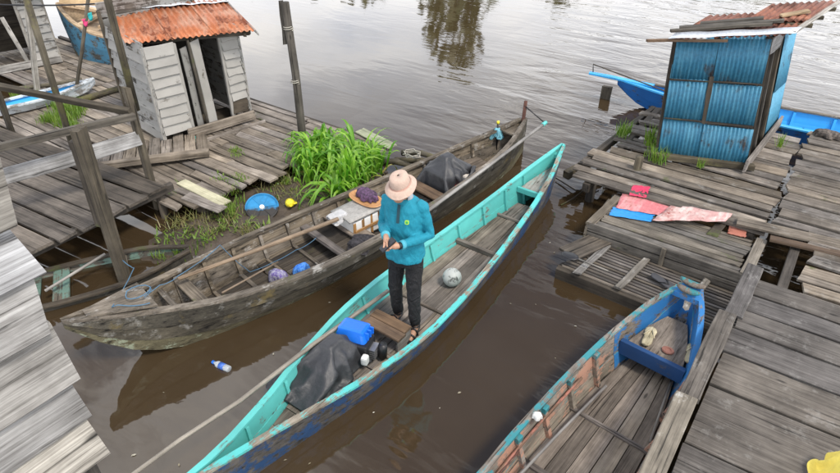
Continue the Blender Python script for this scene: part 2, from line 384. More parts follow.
FLOOR = ([(-2, -2, 0), (2, -2, 0), (2, 2, 0), (-2, 2, 0)], [(0, 1, 2, 3)])
def cheek(y, d): return hexa(-1.5, 1.5, min(y, y + d), max(y, y + d), -.05, .5, 1.0)
TARP_A = drape(1.04, .84, 44, .36, [FLOOR, cheek(.35, .5), cheek(-.35, -.5), hexa(-.24, .28, -.19, .19, 0, .17, .8), hexa(-.10, .22, -.12, .10, .1, .29, .45), hexa(-.40, -.2, -.06, .12, 0, .09, .5)], rot=.30, seed=3, off=(-.05, .0), stiff=6)
TARP_B = drape(1.10, .90, 40, .60, [FLOOR, cheek(.40, .5), cheek(-.40, -.5), hexa(-.28, .26, -.21, .21, 0, .34, .85), hexa(-.16, .12, -.10, .12, .3, .50, .4)], rot=-.25, seed=8, stiff=5)
CLOTH_A = drape(.46, .34, 28, .16, [FLOOR, hexa(-.12, -.02, -.05, .05, 0, .08), hexa(.03, .12, -.06, .04, 0, .06)], rot=.6, seed=5, stiff=.15)
SACK_A = drape(.34, .26, 24, .13, [FLOOR, hexa(-.10, .08, -.05, .05, 0, .07)], rot=.3, seed=6, stiff=.6)
YELLOW = drape(.75, .62, 30, .36, [FLOOR, hexa(-.17, .17, -.14, .14, 0, .24, .6)], rot=.5, seed=9, stiff=.8)
RAG_A = drape(.34, .30, 22, .36, [FLOOR, hexa(-.03, .03, -.03, .03, 0, .30, .5)], rot=.4, seed=12, stiff=.2)
# ================================================================== SETTING
def water_material():
    m, g, b = mat_base('river_water'); t = g.new('ShaderNodeTexCoord'); v = t.outputs['Object']
    b.inputs['Roughness'].default_value = .035; b.inputs['IOR'].default_value = 1.6
    silt = g.map(g.noise(v, .35, 4, .6), .35, .65, 0, 1)
    g.l.new(g.mix(silt, (.036, .023, .011), (.052, .036, .020)), b.inputs['Base Color'])
    vr = g.new('ShaderNodeMapping', {0: v, 'Rotation': (0, 0, R(-28)), 'Scale': (.42, 1.2, 1)}).outputs[0]
    n1 = g.noise(vr, 1.05, 3, .5, .6); n2 = g.noise(vr, 3.1, 3, .55, .5); n3 = g.noise(vr, 9.5, 2, .5, .3)
    # the open river is rippled by the breeze; the slack water between boats and jetty is calmer
    sp = g.new('ShaderNodeSeparateXYZ', {0: v}).outputs
    d = g.math('ADD', g.math('MULTIPLY', sp[1], .82), g.math('MULTIPLY', sp[0], .57))
    chop = g.map(g.math('ADD', d, g.math('MULTIPLY', g.noise(v, .6, 3, .5), 3.0)), 1.6, 9.5, .28, 1.15)
    h = g.math('ADD', g.math('MULTIPLY', n1, .55), g.math('MULTIPLY', chop, g.math('ADD', g.math('MULTIPLY', n2, .20), g.math('MULTIPLY', n3, .045))))
    lee = g.map(sp[0], -6.2, -4.4, .22, 1.0)            # slack water behind the moored boats
    h = g.math('MULTIPLY', h, lee)
    bp = g.new('ShaderNodeBump', {'Height': h, 'Strength': 1.0, 'Distance': .045}); g.l.new(bp.outputs[0], b.inputs['Normal'])
    return m
M_WATER = water_material()
S = 400
tag(link('river_water', mesh('river_water', [(-S, -S, 0), (S, -S, 0), (S, S, 0), (-S, S, 0)], [(0, 1, 2, 3)]), M_WATER), kind='structure')

def grid(name, x0, x1, y0, y1, nx, ny, fz):
    vs_, fs = [], []
    for j in range(ny + 1):
        for i in range(nx + 1):
            x = x0 + (x1 - x0) * i / nx; y = y0 + (y1 - y0) * j / ny; vs_.append((x, y, fz(x, y)))
    for j in range(ny):
        for i in range(nx):
            a = j * (nx + 1) + i; fs.append((a, a + 1, a + nx + 2, a + nx + 1))
    return mesh(name, vs_, fs)
def mudz(x, y):
    # a low tongue of mud under the plant, running along the inner side of the old boat
    cx = -5.25 + (y - 4.2) * .22
    dx = (x - cx) / .62; dy = (y - 4.35) / 1.65
    r = dx * dx + dy * dy
    return .17 * math.exp(-r * r * .8) * 1.25 - .10 + .05 * nz(x, y, 0, 3.1) + .03 * nz(x, y, 5, 9)
tag(link('mud_bank', grid('mud_bank', -6.7, -4.0, 2.2, 6.6, 60, 90, mudz), M_MUD, smooth=True), kind='structure')

# far bank across the river (seen only mirrored in the water)
FW, RT = Vector((-SY, CY, 0)), Vector((CY, SY, 0))
bank = [FW * d + RT * r + Vector((0, 0, z)) for r in (-120, -40, 0, 40, 120) for d, z in ((41, -.3), (42, .5), (75, 1.2), (200, 1.2))]
tag(link('far_bank', mesh('far_bank', bank, [(i * 4 + k, i * 4 + k + 4, i * 4 + k + 5, i * 4 + k + 1) for i in range(4) for k in range(3)]), M_MUD), kind='structure')
def foliage_mass(crowns, size):
    vs_, fs = [], []; rr = random.Random(3)
    for c, rx, rz_, n in crowns:
        for _ in range(n):
            while True:
                p = Vector((rr.uniform(-1, 1), rr.uniform(-1, 1), rr.uniform(-1, 1)))
                if .35 < p.length < 1: break
            if nz(p.x, p.y, p.z + c.x, 2.3) < -.12: continue
            q = c + Vector((p.x * rx, p.y * rx, p.z * rz_)); s = size * rr.uniform(.6, 1.4)
            a = Vector((rr.gauss(0, 1), rr.gauss(0, 1), rr.gauss(0, 1))).normalized(); bb = a.orthogonal().normalized(); k = len(vs_)
            vs_ += [q - a * s, q + bb * s * .5, q + a * s, q - bb * s * .5]; fs.append((k, k + 1, k + 2, k + 3))
    return mesh('treeline', vs_, fs)
cr_ = []; rr = random.Random(11); x = -70
while x < 75:
    hgt = rr.uniform(4.6, 7.0) * (.55 if 4 < x < 9 or -18 < x < -13 else 1)
    d = rr.uniform(44, 50); c = FW * d + RT * x
    cr_.append((c + Vector((0, 0, hgt * .6)), hgt * .42, hgt * .48, 330)); cr_.append((c + FW * 4 + Vector((0, 0, 2.0)), 3.5, 2.2, 160)); x += hgt * .45
c = FW * 46 + RT * 2.6
cr_ += [(c + Vector((0, 0, 9.6)), 2.3, 2.6, 300), (c + Vector((0, 0, 6)), 3.0, 3.2, 300)]
tag(link('treeline', foliage_mass(cr_, .55), M_TREE), 'line of leafy green trees along the far bank, mirrored in the river', 'trees', kind='stuff')

# ================================================================== BOATS
class Boat:
    def __init__(s, name, label, cat, stern, bow, hw, sheer, bot, cf=.7, group=None):
        a, b = Vector(stern), Vector(bow); a.z = b.z = 0
        s.L = (b - a).length; s.M, _ = frame(a, b); s.o = thing(name, label, cat, group=group, M=s.M)
        s.hw_, s.sh_, s.bt_, s.cf = hw, sheer, bot, cf
    def hw(s, x): return max(.012, cr(x / s.L, s.hw_))
    def sh(s, x): return cr(x / s.L, s.sh_)
    def bt(s, x): return cr(x / s.L, s.bt_)
    def side(s, x, f, sg, off=0.0):
        h = s.hw(x) * (1 - (1 - s.cf) * f ** 1.4) - off
        return Vector((x, sg * max(h, .004), s.sh(x) + (s.bt(x) - s.sh(x)) * f))
    def fw(s, x, z):                       # inside half-width at height z
        f = min(1, max(0, (s.sh(x) - z) / (s.sh(x) - s.bt(x)))); return max(.005, s.side(x, f, 1, .022).y)
    def add(s, name, me, mat, parent=None, smooth=False): return link(name, me, mat, parent or s.o, None, False, smooth) if parent is None else link(name, me, mat, parent, None, False, smooth)
    def strakes(s, n, out, inn, rim, x0=0, x1=None, st=30, th=.02):
        x1 = s.L if x1 is None else x1
        for sg in (1, -1):
            for k in range(n):
                vs_, fs, mi = [], [], []; f0, f1 = k / n, (k + 1) / n + (.03 if k < n - 1 else 0)
                lap = .006 * (n - 1 - k)
                for i in range(st + 1):
                    x = x0 + (x1 - x0) * i / st; j = nz(x * 2.3, k + sg * 3, 7) * .006
                    vs_ += [s.side(x, f0, sg, -lap) + Vector((0, 0, j)), s.side(x, f0, sg, th - lap) + Vector((0, 0, j)), s.side(x, f1, sg, th - lap), s.side(x, f1, sg, -lap)]
                for i in range(st):
                    for q in range(4):
                        a, b = i * 4 + q, i * 4 + (q + 1) % 4; fs.append((a, b, b + 4, a + 4)); mi.append((2, 1, 0, 0)[q])
                fs += [(0, 1, 2, 3), (st * 4 + 3, st * 4 + 2, st * 4 + 1, st * 4)]; mi += [0, 0]
                o_ = out[k] if isinstance(out, (list, tuple)) else out
                s.add('strake', fixn(mesh('strake', vs_, fs, mi)), [o_, inn, rim])
        vs_, fs = [], []
        for i in range(st + 1):
            x = x0 + (x1 - x0) * i / st; l = s.side(x, 1, 1); r_ = s.side(x, 1, -1)
            vs_ += [l, Vector((x, 0, l.z - .04)), r_]
        for i in range(st):
            for q in range(2): a = i * 3 + q; fs.append((a, a + 1, a + 4, a + 3))
        o_ = out[-1] if isinstance(out, (list, tuple)) else out
        s.add('hull_bottom', fixn(mesh('hull_bottom', vs_, fs)), o_)
    def rails(s, mats, w=.045, t=.022, x0=.0, x1=None, st=26):
        x1 = s.L if x1 is None else x1
        for sg, m in ((1, mats[0]), (-1, mats[1])):
            vs_, fs = [], []
            for i in range(st + 1):
                x = x0 + (x1 - x0) * i / st; h = s.hw(x); z = s.sh(x); j = nz(x * 3, sg, 2) * .005
                for y, zz_ in ((h + .014 + j, z - t * .5), (h + .014 + j, z + t * .5), (max(.002, h - w + j), z + t * .5 + .002), (max(.002, h - w + j), z - t * .5)):
                    vs_.append((x, sg * y, zz_ + .006))
            for i in range(st):
                for q in range(4): a, b = i * 4 + q, i * 4 + (q + 1) % 4; fs.append((a, b, b + 4, a + 4))
            fs += [(0, 1, 2, 3), (st * 4 + 3, st * 4 + 2, st * 4 + 1, st * 4)]
            s.add('gunwale', fixn(mesh('gunwale', vs_, fs)), m)
    def rib(s, x, w, d, mat, sides=(1, -1), f0=.06, f1=.95, cross=None, name='rib', topmat=None):
        for sg in sides:
            vs_, fs = [], []
            K = 4
            for i in range(K + 1):
                f = f0 + (f1 - f0) * i / K; p = s.side(x, f, sg, .018)
                for dx, dy in ((-w / 2, 0), (w / 2, 0), (w / 2, -d), (-w / 2, -d)):
                    yy = abs(p.y) + dy * (1 + .6 * f); vs_.append((x + dx, sg * max(.003, yy), p.z))
            for i in range(K):
                for q in range(4): a, b = i * 4 + q, i * 4 + (q + 1) % 4; fs.append((a, b, b + 4, a + 4))
            fs += [(0, 1, 2, 3), (K * 4 + 3, K * 4 + 2, K * 4 + 1, K * 4)]
            s.add(name, fixn(mesh(name, vs_, fs)), mat)
            if topmat:
                p = s.side(x, f0, sg, .018); q = s.side(x, f0 + .16, sg, .018)
                yy = sorted((sg * (p.y * sg + .004), sg * (p.y * sg - d - .012)))
                plank('rib_head', Vector((x - w * .7, p.y - sg * d * .6, p.z + .014)), Vector((x + w * .7, p.y - sg * d * .6, p.z + .014)), d * 1.5, .05, topmat, s.o, world=False, seg=1, jit=.002, endj=.003)
        if cross is not None:
            h = s.fw(x, cross) - .004
            plank('floor_bearer', (x, -h, cross), (x, h, cross), w * 1.3, .03, mat, s.o, world=False, seg=2, jit=.003, endj=.004)
    def floor_along(s, x0, x1, n, z, mat, name='floorboard', gap=.007, mats=None, cutoff=None):
        for k in range(n):
            vs_, fs = [], []; K = 5; e = rnd(-.01, .01); dz = rnd(-.005, .005)
            a0 = k / n; a1 = (k + 1) / n
            for i in range(K + 1):
                x = x0 + (x1 - x0) * i / K + (e if i in (0, K) else 0); h = s.fw(x, z) - .012
                ya, yb = -h + 2 * h * a0 + gap / 2, -h + 2 * h * a1 - gap / 2
                for y, zz_ in ((ya, z - .018), (ya, z), (yb, z), (yb, z - .018)): vs_.append((x, y, zz_ + dz))
            for i in range(K):
                for q in range(4): a, b = i * 4 + q, i * 4 + (q + 1) % 4; fs.append((a, b, b + 4, a + 4))
            fs += [(0, 1, 2, 3), (K * 4 + 3, K * 4 + 2, K * 4 + 1, K * 4)]
            s.add(name, fixn(mesh(name, vs_, fs)), (mats or {}).get(k, mat))
    def floor_across(s, x0, x1, n, z, mat, gap=.006):
        for k in range(n):
            a = x0 + (x1 - x0) * k / n; b = x0 + (x1 - x0) * (k + 1) / n - gap; dz = rnd(-.004, .004)
            ha, hb = s.fw(a, z) - .012, s.fw(b, z) - .012
            vs_ = [(a, -ha, z + dz), (a, ha, z + dz), (b, hb, z + dz), (b, -hb, z + dz)]; vs_ += [(x, y, z - .02) for x, y, _ in vs_]
            s.add('floorboard', fixn(mesh('floorboard', vs_, [(0, 1, 2, 3), (7, 6, 5, 4), (0, 4, 5, 1), (1, 5, 6, 2), (2, 6, 7, 3), (3, 7, 4, 0)])), mat)
    def deck(s, x0, x1, z, mat, name, th=.02, inset=.02, st=6, rise=0):
        vs_, fs = [], []
        for i in range(st + 1):
            x = x0 + (x1 - x0) * i / st; zz_ = z + rise * i / st; h = max(.004, s.fw(x, zz_) - inset)
            vs_ += [(x, -h, zz_), (x, h, zz_), (x, h, zz_ - th), (x, -h, zz_ - th)]
        for i in range(st):
            for q in range(4): a, b = i * 4 + q, i * 4 + (q + 1) % 4; fs.append((a, b, b + 4, a + 4))
        fs += [(0, 1, 2, 3), (st * 4 + 3, st * 4 + 2, st * 4 + 1, st * 4)]
        return s.add(name, fixn(mesh(name, vs_, fs)), mat)
    def thwart(s, x, w, z, mat, name='thwart', t=.025):
        h = min(s.fw(x - w / 2, z), s.fw(x + w / 2, z)) - .004
        return plank(name, (x, -h, z), (x, h, z), w, t, mat, s.o, world=False, seg=2, jit=.003, endj=.004)
    def P(s, x, y, z): return s.M @ Vector((x, y, z))

# ---- turquoise boat with the standing man
tb = Boat('wooden_boat', 'long turquoise wooden boat with dark blue outside, man standing in it', 'boat', (-2.66, .80, 0), (-2.575, 6.88, 0),
          [(0, .012), (.08, .055), (.16, .145), (.28, .32), (.40, .425), (.52, .415), (.66, .345), (.78, .265), (.88, .185), (.945, .105), (1, .012)],
          [(0, .45), (.12, .35), (.3, .29), (.55, .275), (.75, .325), (.9, .43), (1, .56)],
          [(0, .30), (.06, .02), (.15, -.06), (.85, -.06), (.94, .05), (1, .50)], cf=.74)
tb.strakes(2, M_TURQOUT, M_TURQ, M_TURQW)
tb.rails((M_TURQ, M_TURQW), w=.04)
for x in (.85, 1.35, 1.95, 2.55, 3.1, 3.62, 4.1, 4.55, 4.98, 5.35): tb.rib(x, .028, .022, M_TURQ)
FZ = .075
tb.floor_across(.55, 2.0, 8, FZ, M_BOATFL)
tb.floor_along(2.02, 2.95, 4, FZ, M_BOATFL)
tb.floor_along(2.97, 4.03, 4, FZ, M_BOATFL)
tb.floor_along(4.07, 4.80, 3, FZ, M_BOATFL)
tb.floor_along(4.84, 5.22, 3, FZ, M_BOATFL)
tb.thwart(4.05, .05, FZ + .055, M_BOATFL, 'cross_bar', .05)
tb.thwart(4.82, .03, FZ + .03, M_BOATFL, 'cross_bar', .03)
tb.thwart(2.96, .03, FZ + .02, M_BOATFL, 'cross_bar', .03)
tb.deck(5.25, 5.92, .26, M_TURQDK, 'bow_deck', rise=.07)
tb.thwart(5.24, .035, .285, M_TURQ, 'deck_frame', .07)
tb.deck(5.93, 6.13, .475, M_TURQ, 'bow_cap', th=.05, inset=-.012, rise=.07)
tb.deck(.06, .5, .35, M_TURQ, 'stern_cap', th=.04, inset=-.012, rise=-.03)
# step seat: two brown boards on two upright cheeks
sa, sb_ = tb.M.inverted() @ at(370.5, 315.5, FZ + .17), tb.M.inverted() @ at(405, 333.5, FZ + .17)
for k in (-.5, .5): plank('seat_board', (sa.x + k * .115, sb_.y, FZ + .17), (sa.x + k * .115, sa.y, FZ + .17), .11, .025, M_BROWNW, tb.o, world=False, seg=2, jit=.002)
for y in (sb_.y + .02, sa.y - .02): plank('seat_cheek', (sa.x - .10, y, FZ + .145), (sa.x + .10, y, FZ + .145), .02, .14, M_BOATFL, tb.o, world=False, seg=1, jit=.001, endj=.003)

# ---- old grey boat moored on the bank
ob = Boat('wooden_boat', 'old unpainted grey wooden boat full of ribs, moored along the muddy bank', 'boat', (-3.31, 7.25, 0), (-4.47, 1.33, 0),
          [(0, .03), (.06, .17), (.15, .30), (.3, .41), (.5, .50), (.66, .50), (.8, .37), (.9, .20), (.96, .085), (1, .012)],
          [(0, .60), (.1, .46), (.3, .36), (.6, .34), (.8, .43), (.92, .57), (1, .70)],
          [(0, .10), (.1, -.05), (.75, -.08), (.88, .02), (.95, .25), (1, .66)], cf=.72)
ob.strakes(3, [M_OLDOUT, M_OLDOUT, M_OLDLOW], M_OLD, M_OLD, th=.026)
ob.rails((M_OLD, M_OLD), w=.055, t=.03)
for x in (2.55, 2.92, 3.27, 3.62, 3.97, 4.32, 4.67, 5.0, 5.28): ob.rib(x, .035, .03, M_OLD, cross=.06)
for x in (.8, 1.2, 1.6, 2.1): ob.rib(x, .035, .03, M_OLD)
ob.floor_along(.5, 2.55, 4, .03, M_DARKW); ob.floor_along(2.57, 4.1, 5, .03, M_DARKW); ob.floor_along(4.12, 5.3, 4, .035, M_DARKW)
ob.floor_along(.75, 1.45, 4, .20, M_BOATFL, 'stern_board')
ob.floor_along(1.95, 2.5, 3, .16, M_BOATFL)
ob.thwart(1.95, .17, .29, M_BROWNW); ob.thwart(1.5, .12, .30, M_BOATFL); ob.thwart(3.05, .20, .20, M_BOATFL); ob.thwart(3.42, .10, .20, M_BOATFL); ob.thwart(2.68, .09, .26, M_OLD)
ob.thwart(4.95, .12, .36, M_OLD); ob.thwart(5.18, .05, .40, M_OLD)
ob.floor_along(3.1, 3.4, 2, .13, M_DARKW)
ob.deck(5.35, 5.86, .60, M_OLD, 'bow_deck', rise=.085, inset=-.01)
ob.deck(.05, .35, .52, M_OLD, 'stern_deck', rise=-.02, inset=-.005)
tube('stern_post', [ob.P(.06, 0, .05), ob.P(.02, 0, .86)], [.03, .024], wood('reddish_post', (.2, .09, .07), (.07, .035, .03)), ob.o)
plank('rudder_blade', ob.P(-.02, -.02, .38), ob.P(-.07, -.06, -.1), .16, .02, M_DARKW, ob.o, n=(1, 0, 0))

# ---- blue and salmon boat beside the jetty
rb = Boat('wooden_boat', 'blue and salmon painted wooden boat with slippers on its bow, under the jetty', 'boat', (-.87, -.15, 0), (-.42, 4.86, 0),
          [(0, .02), (.12, .2), (.3, .40), (.5, .45), (.68, .43), (.8, .37), (.9, .265), (.955, .17), (1, .065)],
          [(0, .5), (.2, .38), (.5, .36), (.7, .38), (.85, .46), (1, .62)],
          [(0, .2), (.1, 0), (.3, -.07), (.8, -.07), (.92, .0), (1, .35)], cf=.72)
rb.strakes(2, M_BLUERIM, M_SALMON, M_BLUERIM, x1=4.20)
rb.strakes(2, M_BLUEB, M_BLUEB, M_BLUERIM, x0=4.205, st=12)
rb.rails((M_BLUERIM, M_BLUEB), w=.035, x1=5.0)
for x in (1.2, 1.65, 2.06, 2.46, 2.84, 3.2, 3.56, 3.92): rb.rib(x, .04, .03, M_SALMON, topmat=M_BLUERIM)
M_PALEFL = wood('pale_floor_wood', (.42, .35, .27), (.2, .16, .12), rv=.1)
rb.floor_along(.9, 2.03, 6, .06, M_BOATFL); rb.floor_along(2.07, 2.86, 6, .06, M_BOATFL); rb.floor_along(2.9, 4.42, 5, .06, M_BOATFL, mats={1: M_PALEFL})
rb.thwart(2.05, .05, .085, M_BOATFL, 'cross_bar', .03); rb.thwart(2.88, .05, .085, M_BOATFL, 'cross_bar', .03); rb.thwart(3.55, .035, .083, M_BOATFL, 'cross_bar', .03)
rb.deck(4.30, 4.84, .27, M_BOATFL, 'bow_deck', rise=.05)
rb.thwart(4.29, .045, .33, M_NAVY, 'deck_frame', .15)
rb.deck(4.86, 5.0, .60, M_BLUEB, 'bow_cap', th=.05, inset=-.01, rise=.035)
M_BOLL = wood('teal_bollard_paint', (.3, .25, .22), (.12, .1, .08), paint=(.03, .20, .22), keep=.38)
for x, w_ in ((4.88, .20), (4.97, .22)):
    vs_ = [ring((x, y, rb.sh(x) + .055 + .02 * abs(y / w_ * 2) ** 2), .035 * (1 - .6 * abs(y * 2 / w_) ** 3), .026 * (1 - .5 * abs(y * 2 / w_) ** 3), 8, Vector((1, 0, 0)), Vector((0, 0, 1))) for y in [w_ * (i / 8 - .5) for i in range(9)]]
    link('mooring_horn', fixn(loft_mesh(vs_)), M_BOLL, rb.o, None, False, True)
# inside stringer along the left side, salmon paint, wrapped with a dark cord
pts = [rb.side(x, .22, 1, .05) for x in [.7 + i * .2 for i in range(16)]]
tube('stringer', [rb.M @ p for p in pts], .013, wood('red_stringer', (.3, .2, .16), (.13, .08, .06), paint=(.36, .15, .11), keep=.4), rb.o)

# ---- far bright blue boat behind the blue hut
fb = Boat('wooden_boat', 'long bright blue wooden boat lying behind the blue tin hut', 'boat', (2.6, 10.45, 0), (-2.95, 10.0, 0),
          [(0, .1), (.1, .25), (.35, .40), (.65, .36), (.85, .2), (.95, .10), (1, .03)], [(0, .38), (.3, .29), (.7, .29), (1, .40)],
          [(0, .1), (.1, -.06), (.78, -.06), (.93, .08), (1, .34)], cf=.72)
fb.strakes(2, M_FARBO, M_FARB, M_FARB); fb.rails((M_FARB, M_OLD), w=.05)
for x in (1.2, 1.75, 2.35, 2.9, 3.5, 4.1, 4.7): fb.rib(x, .035, .03, M_FARB)
fb.floor_along(.6, 2.7, 4, .06, M_FARB); fb.floor_along(2.74, 4.9, 4, .06, M_FARB)
plank('bow_spar', fb.P(5.0, .0, .41), fb.P(6.05, .04, .44), .10, .03, M_FARB, fb.o)
tube('spar_line', [fb.P(6.0, .03, .45), fb.P(6.02, .03, .58), fb.P(4.4, .24, .36)], .010, M_POST, fb.o)

# ---- big blue hull beyond the left deck
bb = Boat('fishing_boat', 'large weathered blue fishing boat with tan deck beyond the left huts', 'boat', (-9.7, 7.2, 0), at(57, 4, 1.15).to_tuple(),
          [(0, .55), (.25, .72), (.6, .70), (.82, .48), (.94, .22), (1, .03)], [(0, .75), (.4, .72), (.75, .85), (1, 1.15)],
          [(0, -.1), (.7, -.15), (.9, .0), (.96, .3), (1, .8)], cf=.66)
bb.strakes(4, [M_BIGB] * 3 + [M_OLDLOW], M_TAN, M_TAN, st=22); bb.rails((M_TAN, M_TAN), w=.09, t=.05)
bb.deck(.1, bb.L * .93, .62, M_TAN, 'deck', st=10, rise=.22)
for k in range(5): 
    x = bb.L * (.25 + .14 * k); plank('deck_board', (x, -.55 * (1 - .1 * k), .79 + .03 * k), (x, .55 * (1 - .1 * k), .79 + .03 * k), .12, .04, M_TAN, bb.o, world=False, seg=2)
plank('cabin_side', bb.P(1.5, .3, 1.45), bb.P(2.6, .3, 1.5), .5, .03, M_TAN, bb.o, n=(.3, -1, .2))
# ---- half-sunken green boat under the near deck
sb = Boat('sunken_boat', 'half-sunken pale green boat filled with water under the near left deck', 'boat', (-6.5, .75, 0), (-5.2, 3.0, 0),
          [(0, .1), (.2, .28), (.5, .34), (.8, .28), (1, .05)], [(0, .12), (.5, .07), (1, .13)], [(0, -.1), (.2, -.16), (.8, -.16), (1, -.05)], cf=.75)
M_GREENP = wood('pale_green_paint', (.2, .18, .15), (.06, .05, .04), paint=(.13, .21, .175), keep=.5)
sb.strakes(1, M_OLDOUT, M_GREENP, M_DARKW, st=14); sb.rails((M_DARKW, M_DARKW), w=.05); sb.thwart(1.3, .16, .06, M_GREENP); sb.thwart(1.9, .10, .07, M_GREENP)
sb.deck(.15, 1.1, .03, M_GREENP, 'stern_deck')
# ================================================================== DECKS AND JETTIES
def rows(parent, ys, x0f, x1f, z, mat, t=.03, maxlen=2.4, gap=.012, skip=(), zj=.008, skew=0.0, name='plank', miss=0.0):
    """planks running along X, one row between each pair of ys, butt-jointed at random places"""
    for i in range(len(ys) - 1):
        ya, yb = ys[i], ys[i + 1]; y = (ya + yb) / 2
        x0, x1 = x0f(y), x1f(y); x = x0
        while x < x1 - .05:
            L = rnd(.55, 1.0) * maxlen; e = min(x1, x + L)
            if x1 - e < .4: e = x1
            if rnd(0, 1) > miss and not any(a < (x + e) / 2 < b and c < y < d for a, b, c, d in skip):
                dz = rnd(-zj, zj); sk = rnd(-.012, .012)
                plank(name, (x + .006, y + skew * (x - x0) - sk, z + dz), (e - .006, y + skew * (e - x0) + sk, z + dz + rnd(-zj, zj) * .6), (yb - ya) - gap - rnd(0, gap), t, mat, parent, jit=.007, endj=.03)
            x = e
def spread(a, b, w, j=.2):
    out = [a]
    while out[-1] < b - w * .5: out.append(min(b, out[-1] + w * rnd(1 - j, 1 + j)))
    return out
def cf(*pts): return lambda y: cr(y, list(pts))
def ln(*pts):
    def f(y):
        if y <= pts[0][0]: return pts[0][1] + rnd(-.12, .12)
        for (a, b), (c, d) in zip(pts, pts[1:]):
            if a <= y <= c: return b + (d - b) * (y - a) / (c - a) + rnd(-.12, .12)
        return pts[-1][1] + rnd(-.12, .12)
    return f
# left deck in front of the huts
ld = thing('plank_deck', 'large weathered grey plank deck carrying the rusty-roofed hut on the left', 'deck', (-7.5, 4.8, .2))
rows(ld, spread(3.30, 6.10, .155), lambda y: -10.2, ln((3.3, -5.75), (3.9, -5.75), (4.3, -5.55), (5.0, -5.35), (5.5, -4.95), (6.1, -4.65)), .25, M_DECK)
rows(ld, spread(4.35, 6.05, .17), lambda y: -13.6, lambda y: -10.22, .24, M_DECK)
rows(ld, spread(2.3, 3.28, .19), lambda y: -11.0, ln((2.3, -9.2), (3.3, -8.0)), .22, M_DECK, skip=[(-9.9, -9.0, 2.9, 3.3)])
for y in (3.6, 4.7, 5.85): squared('joist', (-13.4 if y > 4.5 else -10.0, y, .165), (-5.6, y, .165), .08, .10, M_DARKW, ld)
for x, y in ((-5.9, 5.9), (-7.2, 6.0), (-8.6, 6.0), (-10.2, 5.9), (-12.0, 5.9), (-5.9, 3.7), (-7.0, 3.4), (-8.8, 3.4), (-10, 4.5), (-13.2, 5.0)):
    tube('pile', [(x, y, -.6), (x + rnd(-.03, .03), y, .2)], .06, M_DARKW, ld)
squared('edge_beam', (-13.4, 6.14, .19), (-7.9, 6.14, .19), .07, .13, M_DARKW, ld); squared('edge_beam', (-7.88, 6.14, .18), (-4.9, 6.12, .16), .07, .13, M_DARKW, ld)
# raised step in front of the hut
a, b = at(97, 166, .36), at(209, 152, .33)
rs = thing('boardwalk', 'short raised boardwalk step leading past the rusty-roofed hut', 'boardwalk', (-7.1, 3.9, .26))
squared('edge_beam', a, b, .09, .08, M_DECK, rs)
d = (b - a); nrm = Vector((-d.y, d.x, 0)).normalized()
for k in range(9):
    p = a + d * (k + .5) / 9 + Vector((0, 0, .035)); plank('plank', p + nrm * .03, p + nrm * rnd(.55, .75) + Vector((0, 0, -.03)), d.length / 9 - .012, .025, M_DECK, rs, endj=.03)
tube('loose_pole', [at(90, 88, .35), at(40, 85, .36), at(0, 92, .36)], .035, M_POSTM, rs) if False else None
tag(plank('loose_board', at(181, 181, .275), at(226, 203, .27), .14, .018, wood('pale_lime_board', (.55, .54, .42), (.33, .32, .23), rv=.05), None, endj=.01), 'pale cream loose board lying on the left deck', 'board')
tag(plank('loose_board', at(186, 195, .272), at(222, 209, .268), .15, .018, M_DECK, None), 'grey loose board beside the pale cream one on the deck', 'board')
tag(plank('loose_board', at(360, 130, .28), at(392, 146, .28), .17, .02, wood('pale_green_board', (.42, .46, .36), (.22, .25, .18), rv=.05), None), 'pale green board at the river edge behind the plant', 'board')
tag(tube('bamboo_pole', [at(20, 88, .33), at(55, 84, .32), at(82, 79, .31)], .035, M_POSTM, None), 'mossy round pole lying in front of the far-left hut', 'pole')
tag(tube('bamboo_pole', [at(80, 100, .3), at(123, 87, .3)], .05, M_POSTM, None), 'thick mossy log lying left of the rusty-roofed hut', 'log')
# small upturned plank boat: a blue and white slender canoe lying on the deck
cn = Boat('canoe', 'slender white and light blue canoe lying on the left deck', 'canoe', at(-20, 118, .3).to_tuple(), at(97, 88, .3).to_tuple(),
          [(0, .10), (.3, .2), (.6, .19), (.85, .10), (1, .02)], [(0, .42), (.5, .40), (1, .46)], [(0, .30), (.5, .275), (.9, .30), (1, .42)], cf=.7)
M_CAN = wood('white_canoe_paint', (.45, .44, .42), (.2, .19, .18), paint=(.55, .60, .64), keep=.6)
cn.strakes(1, M_CAN, M_FARB, M_CAN, st=12); cn.rails((M_CAN, M_CAN), w=.06); cn.deck(.2, cn.L * .55, .37, M_FARB, 'cover_sheet')

# near left deck on stilts, its boards a little skewed
nd = thing('stilt_platform', 'dark plank platform on stilts at the left, above the sunken boat', 'platform', (-7.0, 2.4, 0))
rows(nd, spread(.9, 3.2, .27, .15), lambda y: -9.6, lambda y: -6.02 + rnd(-.03, .03), .45, wood('dark_platform_wood', (.16, .138, .12), (.045, .038, .032), rv=.3), maxlen=5, skew=.09, gap=.02, t=.035)
squared('joist', (-6.15, .9, .385), (-6.10, 3.5, .385), .07, .09, M_DARKW, nd); squared('joist', (-8.2, .7, .37), (-8.2, 3.2, .37), .07, .09, M_DARKW, nd)
for x, y in ((-6.2, 1.3), (-8.2, 1.2), (-8.2, 3.0), (-6.15, 3.35)): tube('pile', [(x, y, -.6), (x, y, .36)], .05, M_DARKW, nd)

